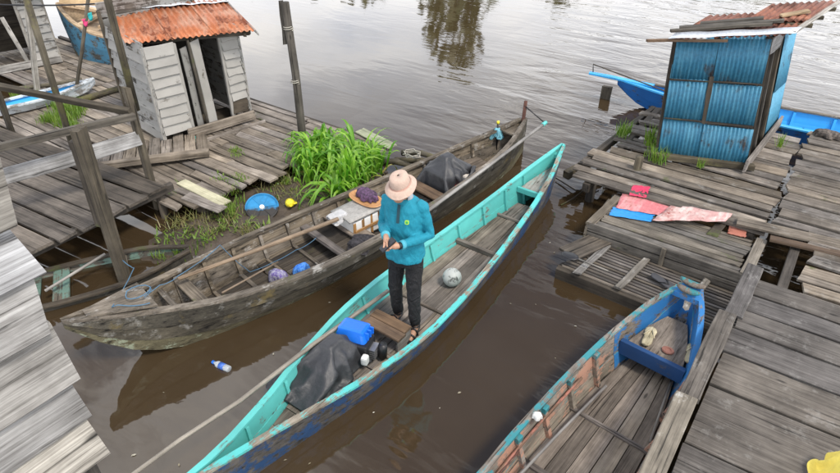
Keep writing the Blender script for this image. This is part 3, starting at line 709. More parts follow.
# right: main deck, its right-hand continuation, low platform, slatted raft, near jetty
rd = thing('plank_deck', 'weathered grey plank deck carrying the blue tin hut on the right', 'deck', (-1.1, 7.8, .3))
rows(rd, spread(6.48, 7.62, .19), ln((6.4, -2.15), (6.6, -2.36), (7.0, -2.25), (7.62, -2.2)), lambda y: -.075 + rnd(-.02, .02), .40, M_DECKR, maxlen=2.6, zj=.016, gap=.024, skew=-.015, skip=[(-2.3, -1.55, 6.4, 6.47)])
rows(rd, spread(7.62, 9.35, .18), ln((7.62, -2.2), (9.35, -2.1)), lambda y: -1.64, .37, M_DECKR, maxlen=2, zj=.02, gap=.045, miss=.08)
rows(rd, spread(7.62, 9.35, .19), lambda y: -1.62, lambda y: -.075 + rnd(-.02, .02), .39, M_DECKR, maxlen=4, gap=.018)
for x in (-2.05, -1.1, -.2): squared('joist', (x, 6.45, .30), (x, 9.3, .30), .09, .11, M_DARKW, rd)
for x, y in ((-2.05, 6.7), (-2.05, 8.0), (-2.05, 9.2), (-1.1, 6.6), (-.2, 6.6), (-.2, 9.2)): tube('pile', [(x, y, -.6), (x, y, .28)], .06, M_DARKW, rd)
squared('stringer', at(566, 175, .22), at(590, 162, .24), .09, .1, M_POSTM, rd)
squared('edge_beam', (-2.32, 6.95, .29), (-2.14, 9.35, .29), .08, .09, M_DARKW, rd)
r2 = thing('plank_deck', 'weathered plank deck at the right edge beside the blue tin hut deck', 'deck', (1.0, 7.4, .3))
rows(r2, spread(6.72, 9.55, .185), lambda y: -.035 + rnd(-.02, .02), lambda y: 2.4, .43, M_DECKR, maxlen=2.0, zj=.018, gap=.026, skew=.02, miss=.03)
rows(r2, spread(5.40, 6.72, .17), lambda y: .36 + rnd(-.035, .035), lambda y: 2.4, .45, M_DECKR, maxlen=3.2, zj=.014, gap=.02, skew=.03)
plank('cross_plank', (-.35, 6.50, .455), (.75, 6.62, .475), .16, .03, M_DECKR, r2); plank('cross_plank', (.0, 6.36, .45), (.8, 6.44, .47), .10, .03, M_BROWNW, r2)
for x in (.25, 1.3): squared('joist', (x, 5.4, .34), (x, 9.5, .34), .09, .1, M_DARKW, r2)
for x, y in ((.6, 5.6), (1.6, 5.6), (.25, 7.2), (.25, 9.3), (1.3, 7.4), (1.3, 9.3)): tube('pile', [(x, y, -.6), (x, y, .3)], .06, M_DARKW, r2)
# low platform with the tin sheets
lp = thing('low_platform', 'low boxy plank platform with coloured tin sheets on it', 'platform', (-.87, 5.95, 0))
M_PLAT = wood('platform_wood', (.25, .225, .195), (.065, .055, .045), rv=.3, moss=.25)
rows(lp, spread(5.70, 6.36, .085), lambda y: -1.62, lambda y: -.13, .35, M_PLAT, maxlen=4, gap=.008, zj=.004, t=.022)
plank('end_board', (-1.68, 5.66, .365), (-1.62, 6.38, .365), .10, .03, M_PLAT, lp); plank('end_board', (-.08, 5.66, .372), (-.06, 6.40, .372), .10, .04, M_PLAT, lp)
for z, w_ in ((.36, .11), (.235, .11), (.115, .10)):
    plank('front_board', (-1.70, 5.665, z - .055), (-.03, 5.665, z - .06), w_, .025, M_PLAT, lp, n=(0, -1, 0), jit=.003)
plank('front_batten', (-.86, 5.637, .36), (-.86, 5.637, .05), .05, .02, M_PLAT, lp, n=(0, -1, 0), seg=1)
for z in (.30, .18): plank('side_board', (-1.725, 6.38, z - .055), (-1.725, 5.65, z - .05), .11, .025, M_PLAT, lp, n=(-1, 0, 0))
for x, y in ((-1.6, 5.8), (-1.6, 6.3), (-.12, 5.8), (-.12, 6.3)): tube('corner_post', [(x, y, -.4), (x, y, .32)], .04, M_DARKW, lp)
# raft
rf = thing('slatted_raft', 'low slatted wooden raft floating in front of the tin-sheet platform', 'raft', (-.85, 5.3, 0))
M_RAFT = wood('raft_slat_wood', (.20, .175, .155), (.045, .038, .032), rv=.35)
xs0 = ln((4.95, -1.66), (5.6, -1.72))
for k in range(13):
    y = 4.97 + k * .05; dy = -.20
    plank('slat', (-1.70 + rnd(-.03, .03), y + .10, .14), (.02, y + .02, .155), .032, .03, M_RAFT, rf, jit=.003)
for x in (-1.45, -1.02, -.40): plank('cross_batten', (x - .06, 4.98, .19), (x + .02, 5.64, .185), .075, .022, M_BEAM, rf)
plank('deck_board', (-1.72, 5.23, .20), (-1.52, 5.70, .2), .26, .03, M_RAFT, rf)
for y in (4.98, 5.02): squared('float_log', (-1.74, y + .08 if y > 5 else y + .06, .05), (.0, y, .06), .09, .15, M_DARKW, rf)
squared('float_log', (-1.72, 5.6, .05), (.0, 5.55, .05), .09, .14, M_DARKW, rf)
# near jetty
nj = thing('plank_jetty', 'near jetty of wide dark grey planks filling the lower right corner', 'jetty', (.9, 3.2, .5))
ysj = [.6, 1.05, 1.55, 2.05, 2.6, 3.15, 3.78, 4.2, 4.52, 4.8, 5.06, 5.32]
for i in range(len(ysj) - 1):
    y = (ysj[i] + ysj[i + 1]) / 2; w_ = ysj[i + 1] - ysj[i]; x1 = 2.6
    plank('plank', (-.02 + rnd(-.015, .015), y - .01, .60 + rnd(-.004, .004)), (x1, y + .03, .60 + rnd(-.006, .006)), w_ - rnd(.014, .03), .045, M_JETTY, nj, jit=.008, seg=5)
for (ya, yb, x, z) in ((1.0, 3.50, -.115, .662), (3.52, 4.62, -.085, .640), (4.64, 5.46, -.02, .628)):
    plank('edge_plank', (x - .015, ya, z), (x, yb, z), .145, .05, M_BEAM if ya < 2 else M_JETTY, nj, jit=.006, endj=.012, seg=5)
for x in (.12, 1.6): squared('joist', (x, .5, .50), (x, 5.35, .50), .09, .1, M_DARKW, nj)
for x, y in ((.14, .8), (.14, 2.6), (.14, 5.2), (1.6, 2.6), (1.6, 5.2), (2.4, .8)): tube('pile', [(x, y, -.6), (x, y, .46)], .07, M_DARKW, nj)

# ---- landing wall of silver boards at the lower left
lw = thing('board_wall', 'wall of broken silver-grey lapped boards at the lower left edge', 'wall', (-1.6, -.5, 0))
for k in range(10):
    h = .215; z0 = 2.40 + .178 * k; zc = z0 + h / 2 - .02; y1 = .425 + (zc - 2.4) * .03
    plank('board', (-1.56 + rnd(-.004, .004), -2.2, zc + (0, .02, -.05, .0, .03, -.06, .0, .02, 0, 0)[k]), (-1.545 + rnd(-.006, .006), y1 + rnd(-.012, .022), zc + (0, .0, -.012, .01, .0, -.02, .015, 0, 0, 0)[k]), h, .022, M_PALE, lw, n=(1, 0, .13), jit=.010, endj=.035, seg=8)
for y in (-2.0, -.6, .36): squared('stud', (-1.625, y, -.5), (-1.625, y, 4.0), .07, .07, M_POST, lw, n=(1, 0, 0))

# ---- left railings
rl = thing('railing', 'broken dark timber railing with leaning posts over the left deck', 'railing', at(130, 286, 0).to_tuple())
b0 = at(128, 288, -.05); t0 = top_of(b0, 78, 128)
squared('post', b0 + (b0 - t0) * .3, t0, .11, .09, M_POST, rl, n=(1, .3, 0)); squared('post', b0.lerp(t0, .42) + Vector((-.10, -.02, 0)), b0.lerp(t0, .93) + Vector((-.09, -.02, 0)), .07, .08, M_DARKW, rl, n=(1, .3, 0))
bD = at(157, 203, .08); tD = top_of(bD, 103, 0); dD = (tD - bD)
squared('post', bD - dD * .12, bD.lerp(tD, .62), .075, .07, M_POST, rl, n=(1, 0, 0)); tube('post', [bD.lerp(tD, .50) + Vector((.0, .05, 0)), bD.lerp(tD, 1.12) + Vector((0, .05, 0))], .04, M_POSTM, rl)
def on(b, t, py):                         # point on an upright at a photo row
    best = None
    for i in range(201):
        p = b.lerp(t, i / 200); q = p - Vector((0, 0, CAMH)); f = q.dot(Vector((-SY, CY, 0))); dd = f * CP - q.z * SP
        y = 236.5 - FPX * (f * SP + q.z * CP) / dd
        if best is None or abs(y - py) < best[0]: best = (abs(y - py), p)
    return best[1]
pA = on(bD, tD, 112); pC = on(bD, tD, 136); pCb = on(b0, t0, 152)
squared('rail', pA + Vector((.05, -.05, .03)), at(-12, 84, pA.z + .15), .05, .085, M_POST, rl, n=(.6, -.3, 1))
squared('rail', pA + Vector((.07, -.03, -.02)), at(-12, 150, pA.z + .05), .06, .075, M_POST, rl, n=(0, 0, 1))
plank('rail_board', pC + Vector((.06, -.02, .0)), at(-14, 182, pC.z - .05), .17, .022, M_PALE, rl, n=(.55, -.75, .35), jit=.01)
bs = at(14, 138, .25); squared('post', bs, top_of(bs, -4, 88), .07, .07, M_POST, rl, n=(1, 0, 0))
bF = at(74, 150, .30); tF = top_of(bF, 27, 0); tube('post', [bF, bF.lerp(tF, 1.05)], .042, M_POSTM, rl)
bE = at(75, 97, .25); tE = top_of(bE, 88, 0); tag(tube('thin_pole', [bE, bE.lerp(tE, .5) + Vector((.02, 0, 0)), bE.lerp(tE, 1.1)], .028, M_POST, None), 'thin dark pole standing on the deck left of the rusty-roofed hut', 'pole')
bG = at(38, 94, .25); tG = top_of(bG, 27, 5); tag(squared('post', bG, tG, .07, .07, M_PALE, None, n=(1, 0, 0)), 'pale square post standing before the far-left hut', 'post')
tag(tube('clothes_line', sag(at(-10, 4, 1.75), at(118, 2, 1.75), 8, .03), .012, M_BLACK, None), 'dark line strung between the two left huts', 'line')
for (px, py, m_, nm) in ((83, 21, plain('pink_cloth', (.7, .06, .2), .8), 'small pink rag pegged on the thin dark pole'), (88, 16, plain('teal_cloth', (.03, .4, .42), .8), 'small teal rag pegged on the thin dark pole')):
    p = on(bE, bE.lerp(tE, 1.1), py) + Vector((.03, -.02 if 'pink' in nm else .05, 0))
    vs_ = [Vector((.012 * math.sin(i * 1.9 + j), (j - 2) * .022 * (1 - .12 * i), -i * .03)) for i in range(5) for j in range(5)]
    me = mesh('rag', vs_, [(i * 5 + j, i * 5 + j + 1, i * 5 + j + 6, i * 5 + j + 5) for i in range(4) for j in range(4)])
    me = evaluated(me, [('SOLIDIFY', dict(thickness=.006))]); tag(link('rag', me, m_, None, Matrix.Translation(p + Vector((0, 0, .05))), smooth=True), nm, 'rag')
bT = at(303, 141, .2); tT = top_of(bT, 285, 2)
mp = thing('mooring_post', 'tall leaning grey mooring post rising behind the leafy plant', 'post', bT.to_tuple())
tube('shaft', [bT - (tT - bT) * .25, bT, bT.lerp(tT, .5) + Vector((.01, .015, 0)), tT], [.06, .058, .053, .05], M_POST, mp, sides=10)
for f in (.45, .82): tube('lashing', [bT.lerp(tT, f) + Vector((math.cos(a) * .06, math.sin(a) * .06, a * .004)) for a in [i * .7 for i in range(19)]], .006, M_ROPEG, mp, sides=5)
plank('splint', bT.lerp(tT, .72) + Vector((-.06, -.03, 0)), tT + Vector((-.045, -.03, .02)), .06, .03, M_POST, mp, n=(1, -1, 0))

# ================================================================== HUTS
def clap(parent, p0, p1, z0, z1, n, mat, normal, step=.13, tilt=.22, mats=None, jit=.006, name='clapboard'):
    """lapped boards from p0 to p1 between heights z0 and z1"""
    k = int(round((z1 - z0) / step)); nn = Vector(normal)
    for i in range(k):
        za = z0 + (z1 - z0) * i / k; hh = (z1 - z0) / k * 1.15
        q0 = Vector((p0[0], p0[1], za + hh / 2)); q1 = Vector((p1[0], p1[1], za + hh / 2 + rnd(-.008, .008)))
        m = mat if mats is None else random.choice(mats)
        plank(name, q0, q1, hh, .016, m, parent, n=(nn.x, nn.y, tilt * .9), jit=jit, endj=.012, seg=2)
def corr(name, o, ux, uy, nx, ny, pitch, amp, mat, parent, th=.004, wav=.0):
    """corrugated sheet: o corner, ux across the ribs, uy along the ribs"""
    o, ux, uy = Vector(o), Vector(ux), Vector(uy); W_, L_ = ux.length, uy.length
    x = ux.normalized(); y = (uy - x * uy.dot(x)).normalized(); z = x.cross(y); M = Matrix((x, y, z)).transposed().to_4x4(); M.translation = o
    k = max(8, int(W_ / pitch * 6)); vs_, fs = [], []; sh_ = uy.dot(x)
    for j in range(ny + 1):
        for i in range(k + 1):
            f, g_ = i / k, j / ny
            vs_.append((W_ * f + sh_ * g_, uy.dot(y) * g_ + rnd(-.004, .004) * (j in (0, ny)), amp * math.sin(f * W_ / pitch * 2 * math.pi) + wav * nz(f * 3, g_ * 3, W_)))
    for j in range(ny):
        for i in range(k): a = j * (k + 1) + i; fs.append((a, a + 1, a + k + 2, a + k + 1))
    me = evaluated(mesh(name, vs_, fs), [('SOLIDIFY', dict(thickness=th))]); 
    return link(name, me, mat, parent, M, True, True)
# ---- white clapboard hut with rusty roof
A, B, Cc = Vector((-7.29, 4.28, .28)), Vector((-6.98, 5.56, .28)), Vector((-8.42, 4.45, .28))
D = Cc + (B - A); ztop = 1.62
lh = thing('wooden_hut', 'whitewashed clapboard hut with rusty corrugated roof and open doorway', 'hut', ((A + D) / 2).to_tuple())
fdir = (B - A).normalized(); fn = Vector((fdir.y, -fdir.x, 0)); sdir = (Cc - A).normalized(); sn = Vector((-fdir.x, -fdir.y, 0))
FL = (B - A).length
def FP(f, z): return (A + fdir * f + Vector((0, 0, z)))
clap(lh, FP(.02, 0), FP(.40, 0), .40, 1.60, 9, M_CLAP, fn); clap(lh, FP(1.06, 0), FP(FL - .02, 0), .62, 1.60, 9, M_CLAP, fn)
plank('patch_board', FP(1.06, .24), FP(FL - .02, .23), .20, .014, M_DARKW, lh, n=fn)
clap(lh, Cc, A, .30, 1.66, 9, M_CLAPG, sn, mats=[M_CLAPG] * 4 + [M_CLAP]); clap(lh, B, D, .30, 1.66, 9, M_CLAPG, -sn, step=.16); clap(lh, D, Cc, .30, 1.95, 9, M_CLAPG, -fn, step=.18)
for f in (.0, .42, 1.05, FL): squared('stud', FP(f, 0) - fn * .035, FP(f, ztop - .3) - fn * .035, .05, .05, M_CLAP, lh, n=fn)
for p in (Cc, D): squared('stud', p + fn * .04, p + fn * .04 + Vector((0, 0, 1.6)), .05, .05, M_POST, lh, n=fn)
dr = plank('door_leaf', FP(.57, .06) - fn * .10, FP(.545, 1.22) - fn * .06, .10, .02, M_CLAPG, lh, n=fn); plank('door_leaf', FP(.73, .05) - fn * .0, FP(.69, 1.30) - fn * .0, .13, .022, M_CLAP, lh, n=fn)
squared('door_mullion', FP(.64, .05) - fn * .01, FP(.605, 1.32) - fn * .01, .03, .04, M_POST, lh, n=fn)
plank('threshold', FP(.30, .07) + fn * .06, FP(FL + .04, .07) + fn * .06, .14, .03, M_DECK, lh, n=fn); plank('threshold', FP(.40, -.005) + fn * .18, FP(FL + .12, -.005) + fn * .16, .06, .03, M_DECK, lh)
link('shade_backing', mesh('shade_backing', [FP(.45, .02) - fn * .62, FP(1.02, .02) - fn * .62, FP(1.02, 1.35) - fn * .62, FP(.45, 1.35) - fn * .62], [(0, 1, 2, 3)]), M_DARKIN, lh)  # added sheet behind the doorway, interior shade put into its colour
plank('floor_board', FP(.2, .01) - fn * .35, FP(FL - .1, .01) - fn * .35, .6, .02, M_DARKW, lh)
ev0 = at(125, 43, 1.66); ev1 = at(256, 32, 1.62); up = at(105, 9, 1.80) - ev0
for i in range(3):
    s0 = ev0.lerp(ev1, i / 3); s1 = ev0.lerp(ev1, min(1, (i + 1) / 3 + .02)); dz = Vector((0, 0, .012 * i))
    corr('roof_sheet', s0 + dz, s1 - s0, up, 0, 3, .075, .012, M_RUST, lh, wav=.008)
plank('barge_board', ev1 + Vector((0, 0, -.0)) + fdir * .02, ev1 + up + Vector((0, 0, .0)) + fdir * .02, .09, .02, M_PALE, lh, n=fdir + Vector((0, 0, .6)))
corr('ridge_sheet', ev0 + up * .86 + Vector((0, 0, .05)), (ev1 - ev0) * 1.0, up * .42 + Vector((0, 0, -.1)), 0, 2, .3, .006, M_SILVER, lh)
for f in (.08, .5, .92): squared('rafter', ev0.lerp(ev1, f) + up * .05 + Vector((0, 0, -.05)), ev0.lerp(ev1, f) + up * .95 + Vector((0, 0, -.05)), .04, .05, M_POST, lh)
squared('fascia', ev0.lerp(ev1, .02) + up * .13 + Vector((0, 0, -.06)), ev0.lerp(ev1, .98) + up * .13 + Vector((0, 0, -.06)), .05, .06, M_POST, lh)
cup = thing('cup', 'small turquoise cup left at the hut doorway corner', 'cup', (FP(.34, .0) + fn * .12).to_tuple())
pc = FP(.34, .0) + fn * .14 + Vector((0, 0, -.02)); M_CUP = plain('turquoise_cup', (.12, .55, .48), .4)
link('bowl', fixn(loft_mesh([ring(pc, .028, .028, 12), ring(pc + Vector((0, 0, .07)), .038, .038, 12), ring(pc + Vector((0, 0, .07)), .034, .034, 12), ring(pc + Vector((0, 0, .012)), .025, .025, 12)])), M_CUP, cup, smooth=False)
tube('handle', [pc + Vector((.035, 0, .055)), pc + Vector((.06, 0, .05)), pc + Vector((.058, 0, .025)), pc + Vector((.032, 0, .02))], .006, M_CUP, cup)

# ---- far-left hut
e0, e1 = at(-25, 76, .3), at(61, 60, .3); e0.z = e1.z = .27
h2 = thing('wooden_hut', 'grey board hut at the top left corner with a wide dark opening', 'hut', e0.lerp(e1, .5).to_tuple())
fd = (e1 - e0).normalized(); f2 = Vector((fd.y, -fd.x, 0)); L2 = (e1 - e0).length
def GP(f, z, dpt=0): return e0 + fd * f + Vector((0, 0, z)) - f2 * dpt
plank('sill', GP(.0, .06) + f2 * .03, GP(L2, .06) + f2 * .03, .13, .04, M_PALE, h2, n=f2)
clap(h2, GP(L2 - .38, 0), GP(L2, 0), .38, 1.85, 9, M_CLAPG, f2, step=.15, mats=[M_CLAPG, M_CLAP]); clap(h2, e1, GP(L2, 0, 1.2), .3, 1.85, 9, M_CLAPG, fd, step=.16)
clap(h2, GP(L2, 0, 1.2), GP(0, 0, 1.2), .3, 1.85, 9, M_DARKW, -f2, step=.2)
for f in (.02, L2 - .40, L2): squared('stud', GP(f, 0, .04), GP(f, 1.55, .04), .07, .06, M_PALE, h2, n=f2)
plank('leaning_board', GP(L2 - 1.0, .10, -.02), GP(L2 - 1.22, 1.2, .02), .10, .02, M_PALE, h2, n=f2); plank('leaning_board', GP(L2 - .52, .08, -.02), GP(L2 - .66, .9, .02), .07, .02, M_PALE, h2, n=f2)
plank('inner_shelf', GP(.1, .75, .5), GP(L2 - .3, .75, .5), .35, .02, M_DARKW, h2)
corr('roof_sheet', GP(-.3, 1.50, -.32), fd * (L2 + .55), -f2 * 1.7 + Vector((0, 0, .45)), 0, 2, .075, .012, M_RUSTD, h2)
squared('fascia', GP(-.2, 1.52, -.2), GP(L2 + .1, 1.52, -.2), .05, .06, M_POST, h2)

# ---- blue zinc hut
q1, q2, q3 = at(657, 157, .41), at(745, 168, .41), at(777, 125, .41)
q4 = q3 + (q1 - q2); zh = thing('tin_hut', 'leaning blue corrugated zinc hut with patched roof on the right deck', 'hut', ((q1 + q3) / 2).to_tuple())
t1, t2 = top_of(q1, 676, 40), top_of(q2, 771, 37); t3 = top_of(q3, 796, 31); t1.z = max(t1.z, 1.8)
t4 = t3 + (t1 - t2)
def quad(a, b, c, d, u, v): return a.lerp(b, u).lerp(d.lerp(c, u), v)
def FQ(u, v): return quad(q1, q2, t2, t1, u, v)
fr = (q2 - q1).normalized(); fo = Vector((fr.y, -fr.x, 0))
def sheet(u0, u1, v0, v1, mat, off=0.0, Q=FQ, out=fo):
    a, b, c = Q(u0, v0) + out * off, Q(u1, v0) + out * off, Q(u0, v1) + out * off
    return corr('zinc_sheet', a, b - a, c - a, 0, 2, .044, .0075, mat, zh, wav=.002, th=.003)
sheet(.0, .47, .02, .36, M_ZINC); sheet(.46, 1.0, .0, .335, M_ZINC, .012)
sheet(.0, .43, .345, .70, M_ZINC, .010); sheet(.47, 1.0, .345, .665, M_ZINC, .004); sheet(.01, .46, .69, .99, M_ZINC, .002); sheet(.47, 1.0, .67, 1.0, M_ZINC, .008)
for u, m_ in ((.0, M_DARKW), (.455, M_DARKW), (1.0, M_DARKW)): squared('stud', FQ(u, 0) - fo * .04, FQ(u, 1.0) - fo * .04, .06, .06, m_, zh, n=fo)
plank('cover_strip', FQ(.45, .34) + fo * .025, FQ(.455, .72) + fo * .025, .05, .012, M_DARKW, zh, n=fo)
for v in (.355, .68): plank('seam_batten', FQ(.0, v + .01) + fo * .024, FQ(.99, v - .012) + fo * .026, .022, .01, M_DARKW, zh, n=fo)
def SQ(u, v): return quad(q2, q3, t3, t2, u, v)
so = Vector((fr.x, fr.y, 0)); sd = (q3 - q2).normalized(); so = Vector((sd.y, -sd.x, 0))
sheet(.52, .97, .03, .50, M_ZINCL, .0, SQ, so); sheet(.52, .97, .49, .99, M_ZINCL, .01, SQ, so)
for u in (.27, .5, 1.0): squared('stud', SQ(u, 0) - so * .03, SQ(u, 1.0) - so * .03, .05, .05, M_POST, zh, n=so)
plank('sill_board', SQ(-.1, .06) + so * .05, SQ(1.02, .05) + so * .05, .16, .03, M_DECKR, zh, n=so)
plank('gusset_board', SQ(.02, .93) + so * .02, SQ(.40, .97) + so * .02, .2, .02, M_PALE, zh, n=so)
for (a, b, c, d, m_) in ((q3, q4, t4, t3, M_ZINC), (q4, q1, t1, t4, M_ZINC)): corr('zinc_sheet', a + Vector((0, 0, .02)), b - a, d - a, 0, 1, .044, .0075, m_, zh)
link('shade_backing', mesh('shade_backing', [q1.lerp(q2, .93) + (q3 - q2) * .05, q1.lerp(q2, .93) + (q3 - q2) * .9, t1.lerp(t2, .93) + (t3 - t2) * .9, t1.lerp(t2, .93) + (t3 - t2) * .05], [(0, 1, 2, 3)]), M_DARKIN, zh)  # added sheet behind the open side, interior shade put into its colour
squared('base_beam', q1 + fo * .03 + Vector((0, 0, .04)) - fr * .1, q2 + fo * .03 + Vector((0, 0, .04)) + fr * .08, .08, .07, M_POSTM, zh)
# roof: low pitch rising to the far right, loose boards over rusty sheets, pale trim at the front
rfl = t1 - fr * .10 + fo * .10 + Vector((0, 0, .03)); rfr = t2 + fr * .16 + fo * .08 + Vector((0, 0, .07)); rbk = (t4 - t1)
rbr = at(836, 3, 2.25); rbl = at(742, 13, 2.15)
rv = rbr - rfr
corr('roof_sheet', rfl + Vector((0, 0, .0)), rfr - rfl, rv * .80, 0, 3, .075, .011, M_RUSTD, zh, wav=.012)
corr('roof_sheet', rfl.lerp(rfr, .45) + rv * .35 + Vector((0, 0, .025)), (rfr - rfl) * .55, rv * .66, 0, 3, .075, .011, M_RUSTD, zh, wav=.012)
corr('front_trim', rfl + fo * .03 + Vector((0, 0, .018)), (rfr - rfl) * 1.03, rv * .13 + Vector((0, 0, .02)), 0, 2, .5, .004, M_SILVER, zh)
plank('side_trim', rfr + fr * .02 + Vector((0, 0, .03)), rfr + rv * 1.0 + fr * .02 + Vector((0, 0, .03)), .06, .02, M_PALE, zh)
for (f, g0, g1, wd) in ((.20, -.06, .78, .07), (.31, -.03, .84, .09), (.47, .10, .62, .08)):
    plank('loose_roof_board', rfl.lerp(rfr, g0) + rv * f * .8 + Vector((0, 0, .06)), rfl.lerp(rfr, g1) + rv * f * .8 + Vector((0, 0, .085)), wd, .03, M_POST, zh, jit=.008)
plank('loose_roof_board', rfl.lerp(rfr, .72) + rv * .5 + Vector((0, 0, .06)), rfl.lerp(rfr, .9) + rv * .62 + Vector((0, 0, .06)), .09, .02, M_TAN, zh)
squared('rafter_end', rfl - fr * .22 + Vector((0, 0, -.03)), rfl.lerp(rfr, .5) + Vector((0, 0, -.04)), .04, .03, M_BROWNW, zh)
for i in range(3): squared('rafter_end', rfr + rv * (.35 + .27 * i) + Vector((0, 0, -.03)) - fr * .2, rfr + rv * (.35 + .27 * i) + Vector((0, 0, -.03)) + fr * .06, .04, .04, M_POSTM, zh)
# ================================================================== PLANTS
def leaf_mesh(L, w, lift, droop, seg=6, twist=0.0):
    vs_, fs = [], []
    for i in range(seg + 1):
        f = i / seg; x = L * (f * .75 + .15 * f * f) * math.cos(lift) * (1 + .1 * f); z = L * f * math.sin(lift) - droop * L * f * f * f
        ww = w * (.55 + 1.6 * f * (1 - f) * 1.0) * (1 - f ** 5) + .001; c, s_ = math.cos(twist * f), math.sin(twist * f)
        vs_ += [(x, -ww * c, z + ww * .35 - ww * s_), (x, 0, z), (x, ww * c, z + ww * .35 + ww * s_)]
    for i in range(seg):
        for k in range(2): a = i * 3 + k; fs.append((a, a + 1, a + 4, a + 3))
    return mesh('leaf', vs_, fs)
rp = random.Random(5)
LM = [leaf_mesh(rp.uniform(.52, .82), rp.uniform(.016, .025), rp.uniform(.85, 1.4), rp.uniform(.35, .8), twist=rp.uniform(-.6, .6)) for _ in range(14)]
M_LEAFD = leafmat('dying_leaf', (.30, .24, .06), (.34, .36, .08), .3)
for i in (3, 9): LM.append(leaf_mesh(.5, .016, .6, 1.1))
for k, me in enumerate(LM): me.materials.append(M_LEAFD if k > 13 else M_LEAF)
for me in LM: me.polygons.foreach_set('use_smooth', [True] * len(me.polygons))
pl = thing('leafy_plant', 'lush bright green strap-leaved plant clump beside the mooring post', 'plant', (-4.95, 5.15, .1))
bases = [at(px, py, .12) for px, py in ((306, 172), (312, 160), (318, 168), (333, 182), (350, 190), (366, 180), (345, 172), (327, 158), (360, 166), (376, 172), (312, 180), (336, 198), (340, 160), (352, 178))]
for i in range(296):
    b = bases[i % len(bases)]; a = rp.uniform(0, 2 * math.pi); s_ = rp.uniform(.85, 1.3)
    M = Matrix.Translation(b + Vector((rp.gauss(0, .04), rp.gauss(0, .04), rp.uniform(-.03, .06)))) @ Matrix.Rotation(a, 4, 'Z') @ Matrix.Rotation(rp.uniform(-.4, .2), 4, 'Y') @ Matrix.Diagonal((s_, s_, s_, 1))
    o = link('leaf', LM[i % 14] if i % 13 else LM[14 + (i // 13) % 2], None, pl, M)
inner = []
for i in range(330):
    b = bases[i % len(bases)]; sr = rp.uniform(.6, 1.15)
    M = Matrix.Translation(b + Vector((rp.gauss(0, .07), rp.gauss(0, .07), rp.uniform(-.03, .03)))) @ Matrix.Rotation(rp.uniform(0, 6.28), 4, 'Z') @ Matrix.Rotation(rp.uniform(-.2, .35), 4, 'Y') @ Matrix.Diagonal((sr, sr, sr, 1))
    me = LM[i % 14].copy(); me.transform(M); inner.append(me)
o = link('inner_leaves', merge(inner, 'inner_leaves'), M_LEAF, pl, smooth=True); o['kind'] = 'stuff'
def tuft_mesh(spots, n, h, spread_, w, seed, lean=.5):
    rr = random.Random(seed); vs_, fs = [], []
    for c in spots:
        for _ in range(n):
            p = c + Vector((rr.gauss(0, spread_), rr.gauss(0, spread_), 0)); a = rr.uniform(0, 6.28); hh = h * rr.uniform(.4, 1.2); dx = Vector((math.cos(a), math.sin(a), 0)); sx = Vector((-dx.y, dx.x, 0)) * w * rr.uniform(.6, 1.3)
            k = len(vs_); l = rr.uniform(.1, lean)
            vs_ += [p - sx, p + sx, p + dx * hh * l * .5 + Vector((0, 0, hh * .6)) + sx * .7, p + dx * hh * l * .5 + Vector((0, 0, hh * .6)) - sx * .7, p + dx * hh * l * 1.3 + Vector((0, 0, hh))]
            fs += [(k, k + 1, k + 2, k + 3), (k + 3, k + 2, k + 4)]
    return mesh('grass', vs_, fs)
def along(pxs, z, n, j, seed):
    rr = random.Random(seed); out = []
    for px, py in pxs:
        for _ in range(n): out.append(at(px + rr.uniform(-j, j), py + rr.uniform(-j, j) * .6, z))
    return out
tag(link('grass', tuft_mesh(along([(62, 112), (72, 118), (55, 122), (78, 110), (66, 128), (30, 100), (22, 98)], .24, 5, 8, 1), 60, .14, .05, .006, 2), M_GRASS), 'light green grass growing through the far left deck', 'grass', kind='stuff')
tag(link('grass', tuft_mesh(along([(228, 203), (238, 208), (222, 212), (182, 190), (177, 196), (231, 193)], .16, 2, 7, 3), 18, .12, .04, .006, 4) , M_GRASS), 'green weeds sprouting at the broken edge of the left deck', 'weeds', kind='stuff')
tag(link('grass', tuft_mesh(along([(180, 252), (190, 248), (170, 256), (160, 258), (210, 240), (225, 225)], .04, 2, 8, 5), 16, .10, .05, .006, 6), M_GRASS), 'green weeds on the mud beside the old boat bow', 'weeds', kind='stuff')
tag(link('dry_weeds', tuft_mesh(along([(205, 225), (190, 222), (215, 232), (232, 222), (245, 232), (270, 190), (282, 180), (292, 192), (280, 200), (175, 225), (300, 205)], .08, 5, 9, 7), 12, .11, .06, .0045, 8, 1.6), M_DRY), 'dry brown and olive weeds over the mud by the deck edge', 'weeds', kind='stuff')
tag(link('grass', tuft_mesh(along([(654, 158), (660, 163), (652, 148), (650, 138), (622, 136), (628, 133)], .40, 3, 4, 9), 16, .20, .03, .007, 10), M_GRASS), 'green weeds growing at the foot of the blue tin hut', 'weeds', kind='stuff')
tag(link('grass', tuft_mesh(along([(779, 143), (781, 147), (700, 167)], .42, 2, 2, 12), 12, .14, .02, .006, 13), M_GRASS), 'small grass tuft beside the sill of the tin hut', 'grass', kind='stuff')
tag(link('moss', tuft_mesh(along([(230, 152), (236, 153), (240, 178), (222, 176)], .26, 5, 6, 15), 16, .035, .03, .005, 16), M_GRASS), 'thin green moss tufts between the left deck planks', 'moss', kind='stuff')

